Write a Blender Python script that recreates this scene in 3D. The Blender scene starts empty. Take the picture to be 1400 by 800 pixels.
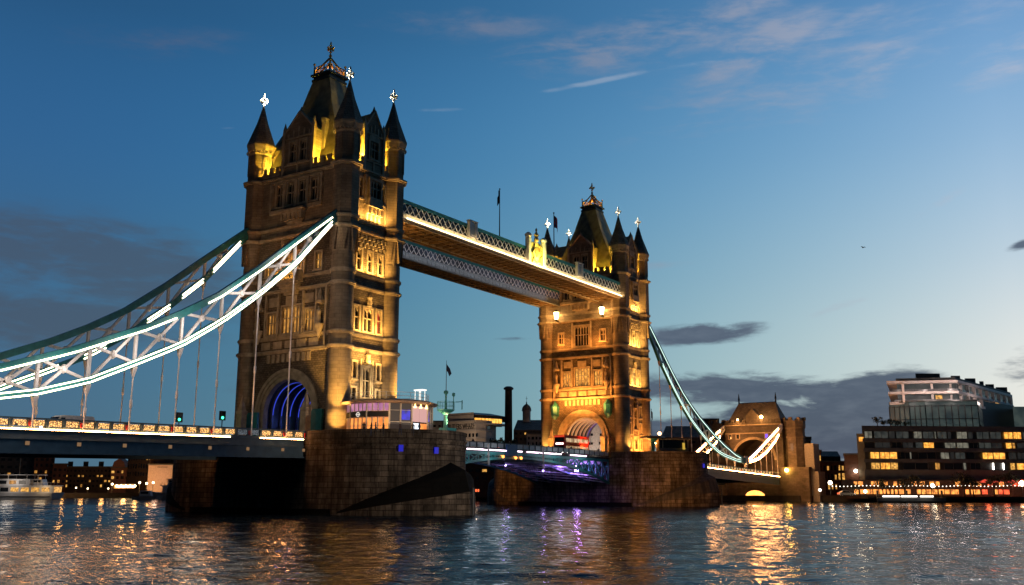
import bpy, math, random
from mathutils import Vector, Matrix
random.seed(7)
PI = math.pi
sc = bpy.context.scene
C = sc.collection

# ------------------------------------------------------------------ camera
CAM = Vector((-106.378508, -105.93519, 3.405773))
YAW, PITCH, ROLL, FPX = 0.58318706, 0.20154252, 0.00214917, 1318.1251
FW = Vector((math.cos(YAW)*math.cos(PITCH), math.sin(YAW)*math.cos(PITCH), math.sin(PITCH)))
RT = Vector((math.sin(YAW), -math.cos(YAW), 0))
UP = RT.cross(FW)
RT, UP = RT*math.cos(ROLL)+UP*math.sin(ROLL), -RT*math.sin(ROLL)+UP*math.cos(ROLL)
cam_d = bpy.data.cameras.new("camera"); cam = bpy.data.objects.new("camera", cam_d); C.objects.link(cam)
cam.matrix_world = Matrix(((RT.x, UP.x, -FW.x, CAM.x), (RT.y, UP.y, -FW.y, CAM.y), (RT.z, UP.z, -FW.z, CAM.z), (0, 0, 0, 1)))
cam_d.sensor_width = 36; cam_d.lens = 36*FPX/1400
cam_d.clip_start = 0.5; cam_d.clip_end = 20000
sc.camera = cam

sc.view_settings.view_transform = 'Standard'; sc.view_settings.look = 'None'
sc.view_settings.exposure = 0.0; sc.view_settings.gamma = 1.0; sc.view_settings.use_curve_mapping = False
sc.render.engine = 'CYCLES'
sc.cycles.use_denoising = True
sc.cycles.max_bounces = 5; sc.cycles.diffuse_bounces = 2; sc.cycles.glossy_bounces = 3; sc.cycles.transmission_bounces = 3
sc.cycles.transparent_max_bounces = 6
sc.cycles.sample_clamp_indirect = 6.0; sc.cycles.sample_clamp_direct = 0
sc.cycles.caustics_reflective = False; sc.cycles.caustics_refractive = False

# ------------------------------------------------------------------ dusk sky
world = bpy.data.worlds.new("World"); sc.world = world; world.use_nodes = True
SUN_AZ, SUN_EL = 3.0, -3.0          # the sun has set beyond the far bank, to the right
def build_sky():
    nt = world.node_tree; nt.nodes.clear(); L = nt.links
    def M(op, a, b=None, c=None, clamp=False):
        n = nt.nodes.new('ShaderNodeMath'); n.operation = op; n.use_clamp = clamp
        for i, v in enumerate((a, b, c)):
            if v is None: continue
            if hasattr(v, 'is_linked'): L.new(v, n.inputs[i])
            else: n.inputs[i].default_value = v
        return n.outputs[0]
    def ramp(fac, stops):
        n = nt.nodes.new('ShaderNodeValToRGB'); L.new(fac, n.inputs[0]); e = n.color_ramp.elements
        n.color_ramp.interpolation = 'B_SPLINE' if len(stops) > 3 else 'LINEAR'
        while len(e) < len(stops): e.new(0.5)
        for el, (p, col) in zip(e, stops): el.position = p; el.color = (*col, 1)
        return n.outputs[0]
    def mix(f, a, b, mode='MIX'):
        n = nt.nodes.new('ShaderNodeMix'); n.data_type = 'RGBA'; n.blend_type = mode
        for s, v in ((n.inputs[0], f), (n.inputs[6], a), (n.inputs[7], b)):
            if hasattr(v, 'is_linked'): L.new(v, s)
            else: s.default_value = v if not isinstance(v, tuple) else (*v, 1)
        return n.outputs[2]
    tc = nt.nodes.new('ShaderNodeTexCoord'); sep = nt.nodes.new('ShaderNodeSeparateXYZ'); L.new(tc.outputs['Generated'], sep.inputs[0])
    dx, dy, dz = sep.outputs
    el = M('MULTIPLY', M('ARCSINE', dz), 180/PI)
    az = M('MULTIPLY', M('ARCTAN2', dy, dx), 180/PI)
    cosd = M('COSINE', M('MULTIPLY', M('SUBTRACT', az, SUN_AZ), PI/180))
    dang = M('MULTIPLY', M('ARCCOSINE', M('MINIMUM', cosd, .99999)), 180/PI)
    side = M('POWER', M('MULTIPLY', M('SUBTRACT', 60.0, dang), 1/57.5, clamp=True), 1.72)
    e01 = M('MULTIPLY', el, 1/45, clamp=True)
    sunside = ramp(e01, [(0, (.82, .79, .70)), (.14, (.79, .80, .75)), (.27, (.50, .63, .72)), (.42, (.26, .46, .68)), (.60, (.115, .29, .57)), (1, (.03, .08, .20))])
    anti = ramp(e01, [(0, (.070, .140, .205)), (.13, (.056, .148, .25)), (.30, (.038, .130, .265)), (.42, (.027, .124, .30)), (.58, (.019, .096, .228)), (1, (.005, .020, .055))])
    sv = nt.nodes.new('ShaderNodeCombineColor'); L.new(M('POWER', side, 1.55), sv.inputs[0]); L.new(side, sv.inputs[1]); L.new(M('POWER', side, .92), sv.inputs[2])
    inv = mix(1.0, (1, 1, 1), sv.outputs[0], 'SUBTRACT')
    col = mix(1.0, mix(1.0, sunside, sv.outputs[0], 'MULTIPLY'), mix(1.0, anti, inv, 'MULTIPLY'), 'ADD')
    # drifting cloud banks: soft patches at compass bearings, broken up with noise
    cv = nt.nodes.new('ShaderNodeCombineXYZ'); L.new(M('MULTIPLY', az, 0.11), cv.inputs[0]); L.new(M('MULTIPLY', el, 0.42), cv.inputs[1])
    def noise(scale, detail, rough=0.55, dist=0.0):
        n = nt.nodes.new('ShaderNodeTexNoise'); n.inputs['Scale'].default_value = scale; n.inputs['Detail'].default_value = detail
        n.inputs['Roughness'].default_value = rough; n.inputs['Distortion'].default_value = dist
        L.new(cv.outputs[0], n.inputs['Vector']); return n.outputs[0]
    n1 = noise(1.3, 7, 0.58, 0.6); n2 = noise(3.6, 6, 0.6, 0.4)
    def blob(a0, e0, rot, sa, se):
        ca, sa_ = math.cos(math.radians(rot)), math.sin(math.radians(rot))
        x = M('SUBTRACT', az, a0); y = M('SUBTRACT', el, e0)
        u = M('MULTIPLY', M('ADD', M('MULTIPLY', x, ca), M('MULTIPLY', y, sa_)), 1/sa)
        v = M('MULTIPLY', M('SUBTRACT', M('MULTIPLY', y, ca), M('MULTIPLY', x, sa_)), 1/se)
        return M('EXPONENT', M('MULTIPLY', M('ADD', M('MULTIPLY', u, u), M('MULTIPLY', v, v)), -1.0))
    def total(bl):
        t = None
        for amp, *b in bl:
            w = M('MULTIPLY', blob(*b), amp); t = w if t is None else M('MAXIMUM', t, w)
        return t
    n3 = noise(9.0, 5, 0.62, 0.3)
    nz = M('ADD', M('ADD', M('MULTIPLY', M('SUBTRACT', n1, 0.5), 1.9), M('MULTIPLY', M('SUBTRACT', n2, 0.5), 1.1)), M('MULTIPLY', M('SUBTRACT', n3, 0.5), .35))
    def cover(mask, lo, hi):
        t = M('MULTIPLY', M('SUBTRACT', M('ADD', mask, M('MULTIPLY', nz, M('MULTIPLY', mask, 1.4, clamp=True))), lo), 1/(hi-lo), clamp=True)
        return M('MULTIPLY', M('MULTIPLY', t, t), M('SUBTRACT', 3, M('MULTIPLY', t, 2)))
    # dark slate bank low over the far bank, thin purple-grey bank on the dark side
    dark = cover(total([(.95, 22.2, 9.0, -3, 4.2, .75), (1.15, 19.5, 5.7, 2, 7.5, 1.1), (1.5, 15.0, 3.4, 0, 7.0, 2.1), (1.25, 12.8, 5.4, -4, 3.4, 1.3), (1.1, 22.5, 3.2, 0, 6, 1.0),
                        (.9, 24.0, 5.6, 0, 3.4, .8), (.8, 24.0, 3.6, 0, 2.8, .6), (.75, 33.4, 8.8, 0, 1.6, .16), (.8, 4.0, 6.3, 0, 3.0, 1.5), (.75, 4.6, 12.8, -18, 1.3, .35)]), .33, .82)
    left = cover(total([(1.1, 58.5, 12.4, 2, 8.5, 2.2), (1.0, 60, 8.8, 0, 9, 1.6), (.85, 51.5, 10.6, 3, 6, 1.3), (.6, 47, 6, 0, 4, .8)]), .15, .90)
    wisp = cover(total([(.75, 24.5, 26.0, -8, 10, 1.9), (.8, 17.9, 25.0, -16, 5.5, 1.6), (.6, 10.5, 23.4, -14, 3.2, .7), (.6, 4.2, 22.6, -10, 4, 1.6), (.5, 36, 27, 0, 9, 1.2), (.5, 55, 24.5, -8, 7, 1.2), (.7, 31, 25.5, -6, 5, 1.0), (.7, 20.5, 26.8, -12, 8, 1.0), (.55, 13, 25.5, -18, 6, .9), (.5, 14, 23.5, -10, 16, 3.5),
                        (.45, 8.5, 15.5, -25, 3, .4), (.5, 14, 10.3, -18, 4, .35), (.45, 26, 13, 0, 6, .4)]), .25, 1.0)
    trail = cover(total([(.9, 28.1, 23.8, -8.2, 3.4, .20), (.5, 20.9, 24.55, -4.5, 4.2, .22), (.55, 38.0, 22.2, -3, 2.0, .16), (.4, 50.8, 20.3, -8, .7, .12)]), .25, .9)
    col = mix(M('MULTIPLY', wisp, .62), col, mix(side, (.080, .11, .19), (.50, .50, .58)))
    col = mix(M('MULTIPLY', trail, .36), col, mix(side, (.25, .33, .45), (.70, .72, .78)))
    col = mix(M('MULTIPLY', left, .70), col, (.058, .080, .118))
    dcol = mix(M('MULTIPLY', M('SUBTRACT', el, 2.0), 1/8, clamp=True), (.042, .072, .125), (.080, .110, .165))
    lit = M('MULTIPLY', M('SUBTRACT', n2, 0.44), 3.2, clamp=True)
    dcol = mix(M('MULTIPLY', lit, .36), dcol, (.17, .215, .275))
    col = mix(M('MULTIPLY', dark, .97), col, dcol)
    dusk = M('ADD', .12, M('MULTIPLY', M('MULTIPLY', M('ADD', cosd, .3), 1/.6, clamp=True), .88))
    col = mix(1.0, col, mix(dusk, (0, 0, 0), (1, 1, 1)), 'MULTIPLY')
    sky = nt.nodes.new('ShaderNodeTexSky'); sky.sky_type = 'NISHITA'; sky.sun_disc = False
    sky.sun_elevation = math.radians(SUN_EL); sky.sun_rotation = math.radians(90-SUN_AZ)
    b1 = nt.nodes.new('ShaderNodeBackground'); L.new(sky.outputs[0], b1.inputs[0]); b1.inputs[1].default_value = 0.05
    b2 = nt.nodes.new('ShaderNodeBackground'); L.new(col, b2.inputs[0]); b2.inputs[1].default_value = 1.0
    add = nt.nodes.new('ShaderNodeAddShader'); L.new(b1.outputs[0], add.inputs[0]); L.new(b2.outputs[0], add.inputs[1])
    out = nt.nodes.new('ShaderNodeOutputWorld'); L.new(add.outputs[0], out.inputs[0])
build_sky()

sd = bpy.data.lights.new("sun", 'SUN'); sd.energy = 0.06; sd.angle = math.radians(25); sd.color = (1, .86, .72)
so = bpy.data.objects.new("sun", sd); C.objects.link(so)
_d = Vector((math.cos(math.radians(SUN_AZ)), math.sin(math.radians(SUN_AZ)), 0.05))
so.rotation_euler = _d.to_track_quat('Z', 'Y').to_euler()

# ------------------------------------------------------------------ helpers
def ray(px, py):
    return FW + RT*((px-700)/FPX) - UP*((py-400)/FPX)
def at(px, py, dist):
    """world point seen at photo position, at a horizontal distance along the view"""
    d = ray(px, py); return CAM + d*(dist/(d.x*math.cos(YAW)+d.y*math.sin(YAW)))
HR = Vector((math.sin(YAW), -math.cos(YAW), 0)); HF = Vector((math.cos(YAW), math.sin(YAW), 0))
def onplane(axis, val, px, py):
    d = ray(px, py); return CAM + d*((val-CAM[axis])/d[axis])

class MB:
    def __init__(s): s.v = []; s.f = []
    def poly(s, pts):
        n = len(s.v); s.v += [tuple(p) for p in pts]; s.f.append(tuple(range(n, n+len(pts))))
    def box(s, x0, x1, y0, y1, z0, z1):
        x0, x1 = sorted((x0, x1)); y0, y1 = sorted((y0, y1)); z0, z1 = sorted((z0, z1)); n = len(s.v)
        s.v += [(x, y, z) for z in (z0, z1) for x, y in ((x0, y0), (x1, y0), (x1, y1), (x0, y1))]
        s.f += [tuple(n+i for i in q) for q in ((3, 2, 1, 0), (4, 5, 6, 7), (0, 1, 5, 4), (1, 2, 6, 5), (2, 3, 7, 6), (3, 0, 4, 7))]
        return s
    def prism(s, pts, z0, z1, top=None):
        """vertical prism over a plan polygon; top may be another polygon"""
        n = len(s.v); k = len(pts); t = top or pts
        s.v += [(p[0], p[1], z0 if len(p) < 3 else p[2]) for p in pts] + [(p[0], p[1], z1 if len(p) < 3 else p[2]) for p in t]
        s.f += [tuple(n+(i) for i in reversed(range(k))), tuple(n+k+i for i in range(k))]
        s.f += [(n+i, n+(i+1) % k, n+k+(i+1) % k, n+k+i) for i in range(k)]
        return s
    def extr(s, pts, vec):
        """flat polygon of 3d points extruded along vec"""
        n = len(s.v); k = len(pts); vec = Vector(vec)
        s.v += [tuple(p) for p in pts] + [tuple(Vector(p)+vec) for p in pts]
        s.f += [tuple(n+i for i in reversed(range(k))), tuple(n+k+i for i in range(k))]
        s.f += [(n+i, n+(i+1) % k, n+k+(i+1) % k, n+k+i) for i in range(k)]
        return s
    def lathe(s, cx, cy, prof, n=16, ph=0.0, sx=1, sy=1):
        b = len(s.v); k = len(prof)
        for r, z in prof:
            for i in range(n):
                a = ph+2*PI*i/n; s.v.append((cx+r*sx*math.cos(a), cy+r*sy*math.sin(a), z))
        for j in range(k-1):
            for i in range(n):
                s.f.append((b+j*n+i, b+j*n+(i+1) % n, b+(j+1)*n+(i+1) % n, b+(j+1)*n+i))
        s.f.append(tuple(b+i for i in reversed(range(n)))); s.f.append(tuple(b+(k-1)*n+i for i in range(n)))
        return s
    def bar(s, p, q, w, h=None, up=(0, 0, 1)):
        p = Vector(p); q = Vector(q); h = h or w; d = (q-p)
        if d.length < 1e-6: return s
        d.normalize(); u = Vector(up)
        if abs(d.dot(u)) > .98: u = Vector((1, 0, 0))
        a = d.cross(u).normalized()*w/2; b = a.cross(d).normalized()*h/2; n = len(s.v)
        s.v += [tuple(x) for x in (p-a-b, p+a-b, p+a+b, p-a+b, q-a-b, q+a-b, q+a+b, q-a+b)]
        s.f += [tuple(n+i for i in t) for t in ((3, 2, 1, 0), (4, 5, 6, 7), (0, 1, 5, 4), (1, 2, 6, 5), (2, 3, 7, 6), (3, 0, 4, 7))]
        return s
    def rod(s, p, q, r, n=8, r2=None):
        p = Vector(p); q = Vector(q); d = (q-p).normalized(); u = Vector((0, 0, 1)) if abs(d.z) < .9 else Vector((1, 0, 0))
        a = d.cross(u).normalized(); b = d.cross(a); m = len(s.v); r2 = r if r2 is None else r2
        for c, rr in ((p, r), (q, r2)):
            for i in range(n):
                t = 2*PI*i/n; s.v.append(tuple(c+a*math.cos(t)*rr+b*math.sin(t)*rr))
        s.f += [(m+i, m+(i+1) % n, m+n+(i+1) % n, m+n+i) for i in range(n)]
        s.f += [tuple(m+i for i in reversed(range(n))), tuple(m+n+i for i in range(n))]
        return s
    def path(s, pts, w, h, up=(0, 0, 1)):
        """one continuous box-section member along points"""
        pts = [Vector(p) for p in pts]; n = len(s.v); k = len(pts); u = Vector(up)
        for i, p in enumerate(pts):
            d = (pts[min(i+1, k-1)]-pts[max(i-1, 0)]).normalized(); a = d.cross(u).normalized()*w/2; b = a.cross(d).normalized()*h/2
            s.v += [tuple(x) for x in (p-a-b, p+a-b, p+a+b, p-a+b)]
        for i in range(k-1):
            o = n+4*i
            s.f += [(o+j, o+(j+1) % 4, o+4+(j+1) % 4, o+4+j) for j in range(4)]
        s.f += [(n+3, n+2, n+1, n), (n+4*k-4, n+4*k-3, n+4*k-2, n+4*k-1)]
        return s
    def ball(s, c, r, n=10, m=6, sz=1.0):
        return s.lathe(c[0], c[1], [(max(.02, r*math.sin(PI*j/m)), c[2]-r*sz*math.cos(PI*j/m)) for j in range(m+1)], n)
    def build(s, name, mat, parent=None, smooth=False):
        me = bpy.data.meshes.new(name); me.from_pydata(s.v, [], s.f); me.update()
        import bmesh
        bm = bmesh.new(); bm.from_mesh(me); bmesh.ops.recalc_face_normals(bm, faces=bm.faces); bm.to_mesh(me); bm.free()
        if smooth:
            me.polygons.foreach_set('use_smooth', [True]*len(me.polygons))
            try: me.set_sharp_from_angle(angle=math.radians(40))
            except Exception: pass
        me.materials.append(mat)
        o = bpy.data.objects.new(name, me); C.objects.link(o)
        if parent: o.parent = parent
        return o

def tag(o, label, cat, group=None):
    o['label'] = label; o['category'] = cat
    if group: o['group'] = group
    return o
def thing(name, label, cat, loc=(0, 0, 0), rotz=0.0, group=None):
    o = bpy.data.objects.new(name, None); C.objects.link(o); o.empty_display_size = .5
    o.location = loc; o.rotation_euler = (0, 0, rotz); return tag(o, label, cat, group)
def copy_tree(o, parent=None):
    c = o.copy(); C.objects.link(c); c.parent = parent
    for ch in list(o.children): copy_tree(ch, c)
    return c

# ---- materials
def newmat(name):
    m = bpy.data.materials.new(name); m.use_nodes = True
    return m, m.node_tree, m.node_tree.nodes['Principled BSDF']
def paint(name, col, rough=.5, metal=0.0, var=.25, scale=3.0, bump=0.0):
    m, nt, b = newmat(name); L = nt.links
    tc = nt.nodes.new('ShaderNodeTexCoord'); n = nt.nodes.new('ShaderNodeTexNoise'); n.inputs['Scale'].default_value = scale; n.inputs['Detail'].default_value = 5
    L.new(tc.outputs['Object'], n.inputs['Vector'])
    r = nt.nodes.new('ShaderNodeValToRGB'); L.new(n.outputs[0], r.inputs[0])
    r.color_ramp.elements[0].position = .3; r.color_ramp.elements[1].position = .7
    r.color_ramp.elements[0].color = (*[c*(1-var) for c in col], 1); r.color_ramp.elements[1].color = (*[min(1, c*(1+var*.6)) for c in col], 1)
    L.new(r.outputs[0], b.inputs['Base Color']); b.inputs['Roughness'].default_value = rough; b.inputs['Metallic'].default_value = metal
    if bump:
        bp = nt.nodes.new('ShaderNodeBump'); bp.inputs['Strength'].default_value = bump; bp.inputs['Distance'].default_value = .05
        L.new(n.outputs[0], bp.inputs['Height']); L.new(bp.outputs[0], b.inputs['Normal'])
    return m
def emis(name, col, strength, col2=None, scale=4.0, spread=.5):
    """a lit surface; with col2 the light is uneven (things inside the lit room)"""
    m, nt, b = newmat(name); L = nt.links
    b.inputs['Base Color'].default_value = (.02, .02, .02, 1); b.inputs['Roughness'].default_value = .4
    b.inputs['Emission Color'].default_value = (*col, 1); b.inputs['Emission Strength'].default_value = strength
    if col2:
        tc = nt.nodes.new('ShaderNodeTexCoord'); n = nt.nodes.new('ShaderNodeTexNoise'); n.inputs['Scale'].default_value = scale; n.inputs['Detail'].default_value = 2
        L.new(tc.outputs['Object'], n.inputs['Vector']); r = nt.nodes.new('ShaderNodeValToRGB'); L.new(n.outputs[0], r.inputs[0])
        r.color_ramp.elements[0].position = .5-spread*.35; r.color_ramp.elements[1].position = .5+spread*.35
        r.color_ramp.elements[0].color = (*col2, 1); r.color_ramp.elements[1].color = (*col, 1)
        L.new(r.outputs[0], b.inputs['Emission Color'])
    return m
def masonry(name, c1, c2, mortar, bw=.9, bh=.38, mort=.02, rough=.85, bump=.5, grime=.45, dist=.06, round_=False, rustic=0.0, streak=0.0):
    m, nt, b = newmat(name); L = nt.links
    tc = nt.nodes.new('ShaderNodeTexCoord'); ge = nt.nodes.new('ShaderNodeNewGeometry')
    sp = nt.nodes.new('ShaderNodeSeparateXYZ'); L.new(tc.outputs['Object'], sp.inputs[0])
    sn = nt.nodes.new('ShaderNodeSeparateXYZ'); L.new(ge.outputs['True Normal'], sn.inputs[0])
    def M(op, a, b_=None):
        n = nt.nodes.new('ShaderNodeMath'); n.operation = op
        for i, v in enumerate((a, b_)):
            if v is None: continue
            if hasattr(v, 'is_linked'): L.new(v, n.inputs[i])
            else: n.inputs[i].default_value = v
        return n.outputs[0]
    ax = M('ABSOLUTE', sn.outputs[0]); ay = M('ABSOLUTE', sn.outputs[1])
    if round_:
        u = M('ADD', M('MULTIPLY', M('ARCTAN2', sp.outputs[1], sp.outputs[0]), round_), 0.0)
    else:
        g = M('GREATER_THAN', ax, ay)
        u = M('ADD', M('MULTIPLY', g, sp.outputs[1]), M('MULTIPLY', M('SUBTRACT', 1.0, g), sp.outputs[0]))
    cv = nt.nodes.new('ShaderNodeCombineXYZ'); L.new(u, cv.inputs[0]); L.new(sp.outputs[2], cv.inputs[1])
    br = nt.nodes.new('ShaderNodeTexBrick'); L.new(cv.outputs[0], br.inputs['Vector'])
    br.inputs['Scale'].default_value = 1.0; br.inputs['Brick Width'].default_value = bw; br.inputs['Row Height'].default_value = bh
    br.inputs['Mortar Size'].default_value = mort; br.inputs['Mortar Smooth'].default_value = .2; br.inputs['Bias'].default_value = 0.0
    br.inputs['Color1'].default_value = (*c1, 1); br.inputs['Color2'].default_value = (*c2, 1); br.inputs['Mortar'].default_value = (*mortar, 1)
    n = nt.nodes.new('ShaderNodeTexNoise'); n.inputs['Scale'].default_value = .35; n.inputs['Detail'].default_value = 6; n.inputs['Roughness'].default_value = .65
    L.new(tc.outputs['Object'], n.inputs['Vector'])
    r = nt.nodes.new('ShaderNodeValToRGB'); L.new(n.outputs[0], r.inputs[0]); r.color_ramp.elements[0].position = .35; r.color_ramp.elements[1].position = .65
    k = 1-grime; r.color_ramp.elements[0].color = (k, k*.97, k*.94, 1); r.color_ramp.elements[1].color = (1, 1, 1, 1)
    mx = nt.nodes.new('ShaderNodeMix'); mx.data_type = 'RGBA'; mx.blend_type = 'MULTIPLY'; mx.inputs[0].default_value = 1
    L.new(br.outputs[0], mx.inputs[6]); L.new(r.outputs[0], mx.inputs[7]); L.new(mx.outputs[2], b.inputs['Base Color'])
    if streak:
        mp = nt.nodes.new('ShaderNodeMapping'); mp.inputs['Scale'].default_value = (1, 1, .14); L.new(tc.outputs['Object'], mp.inputs['Vector'])
        n3 = nt.nodes.new('ShaderNodeTexNoise'); n3.inputs['Scale'].default_value = 1.1; n3.inputs['Detail'].default_value = 7; n3.inputs['Roughness'].default_value = .7; L.new(mp.outputs[0], n3.inputs['Vector'])
        r3 = nt.nodes.new('ShaderNodeValToRGB'); L.new(n3.outputs[0], r3.inputs[0]); r3.color_ramp.elements[0].position = .38; r3.color_ramp.elements[1].position = .62
        r3.color_ramp.elements[0].color = (1-streak, 1-streak, 1-streak, 1); r3.color_ramp.elements[1].color = (1, 1, 1, 1)
        m3 = nt.nodes.new('ShaderNodeMix'); m3.data_type = 'RGBA'; m3.blend_type = 'MULTIPLY'; m3.inputs[0].default_value = 1
        L.new(mx.outputs[2], m3.inputs[6]); L.new(r3.outputs[0], m3.inputs[7]); L.new(m3.outputs[2], b.inputs['Base Color'])
    b.inputs['Roughness'].default_value = rough
    n2 = nt.nodes.new('ShaderNodeTexNoise'); n2.inputs['Scale'].default_value = 5; n2.inputs['Detail'].default_value = 6; L.new(tc.outputs['Object'], n2.inputs['Vector'])
    h = M('ADD', M('MULTIPLY', M('SUBTRACT', 1.0, br.outputs[1]), 1.0), M('MULTIPLY', n2.outputs[0], .5+rustic*2))
    if rustic:
        sb = nt.nodes.new('ShaderNodeSeparateColor'); L.new(br.outputs[0], sb.inputs[0]); h = M('ADD', h, M('MULTIPLY', sb.outputs[0], rustic*6))
    bp = nt.nodes.new('ShaderNodeBump'); bp.inputs['Strength'].default_value = bump; bp.inputs['Distance'].default_value = dist
    L.new(h, bp.inputs['Height']); L.new(bp.outputs[0], b.inputs['Normal'])
    return m

M_stone = masonry('pale dressed stone', (.37, .275, .18), (.29, .21, .135), (.14, .105, .07), 1.0, .42, .018, grime=.5)
M_rough = masonry('rough faced granite', (.27, .195, .125), (.15, .11, .07), (.065, .048, .034), .62, .31, .03, bump=.9, dist=.10, grime=.5, rustic=.25)
M_turret = masonry('turret granite courses', (.31, .23, .15), (.25, .185, .12), (.12, .09, .06), 1.4, .52, .016, grime=.45)
M_trim = paint('portland stone trim', (.40, .31, .205), .8, var=.35, scale=1.2, bump=.3)
M_pier = masonry('granite pier blocks', (.19, .152, .118), (.10, .080, .063), (.024, .020, .017), 1.9, .72, .036, bump=1.0, dist=.12, grime=.7, streak=.75)
M_algae_shade = masonry('algae and shadow dark granite', (.0045, .0042, .004), (.003, .003, .0028), (.0015, .0015, .0015), 1.9, .72, .03, bump=.7, rough=.95)  # near-black: river weed, and the shadow wedge painted on the nearer caps
M_slate = masonry('slate roof', (.32, .26, .20), (.22, .18, .14), (.06, .05, .04), .6, .42, .02, bump=.6, grime=.4)
M_lead = paint('roof lead and slate', (.30, .25, .13), .6, var=.5, scale=.8, bump=.2)
M_gold = paint('gilded iron', (.78, .46, .12), .38, .5, var=.2, scale=6)
M_cross = paint('gilded cross', (.88, .82, .66), .4, .1, var=.1)
M_teal = paint('teal bridge paint', (.035, .22, .22), .42, var=.25, scale=1.5)
M_tealD = paint('weathered blue steel', (.045, .085, .12), .5, var=.3, scale=1.0)
M_white = paint('off white bridge paint', (.78, .72, .69), .5, var=.15, scale=2.0)
M_cream = paint('cream painted ironwork', (.62, .56, .46), .5, var=.2, scale=2.0)
M_rust = paint('dull golden steel soffit', (.26, .17, .08), .6, var=.35, scale=1.0)
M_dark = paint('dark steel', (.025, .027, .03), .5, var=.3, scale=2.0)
M_black = paint('black paint', (.012, .012, .013), .5, var=.2)
M_asph = paint('asphalt', (.05, .05, .05), .85, var=.2, scale=5.0)
M_red = paint('red enamel', (.45, .02, .015), .35, var=.1)
M_blue = paint('blue painted panel', (.02, .06, .20), .4, var=.2)
for _m in (M_algae_shade, M_pier): _m.node_tree.nodes['Principled BSDF'].inputs['Specular IOR Level'].default_value = .12
m, nt, b = newmat('dark window glass'); b.inputs['Base Color'].default_value = (.012, .014, .018, 1); b.inputs['Roughness'].default_value = .08; M_glass = m
E_strip = emis('white light strip', (1, .76, .48), 10.0)
E_stripg = emis('warm white light strip', (1, .76, .50), 10.0)
E_pink = emis('pinkish light strip', (1, .42, .13), 85.0)
E_warm = emis('warm light strip', (1, .80, .42), 5.0)
E_amber = emis('amber lit window', (1, .52, .11), 1.3, (.10, .025, .005), 1.9, .7)
E_amberd = emis('dim amber window', (1, .46, .09), 1.0, (.05, .015, .005), 1.3, .8)
E_lamp = emis('orange lantern glass', (1, .62, .22), 22.0)
E_lampw = emis('white lamp', (1, .92, .80), 16.0)
E_blue = emis('blue arch lights', (.05, .09, .9), .8)
E_bluel = emis('blue marker lamp', (.02, .025, 1.0), .42)
E_purple = emis('violet lamp', (.46, .24, 1.0), 190.0)
E_green = emis('green signal', (.05, 1, .45), 4.0)
E_redl = emis('red tail lamp', (1, .06, .02), 6.0)

def lamp(kind, name, loc, energy, col, target=None, size=.3, size_y=None, angle=60, blend=.6):
    d = bpy.data.lights.new(name, kind); d.energy = energy; d.color = col
    if kind == 'AREA':
        d.shape = 'RECTANGLE'; d.size = size; d.size_y = size_y or size
    else: d.shadow_soft_size = size
    if kind == 'SPOT': d.spot_size = math.radians(angle); d.spot_blend = blend
    o = bpy.data.objects.new(name, d); C.objects.link(o); o.location = loc
    if target is not None:
        v = (Vector(target)-Vector(loc)); o.rotation_euler = v.to_track_quat('-Z', 'Y').to_euler()
    return o
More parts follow.
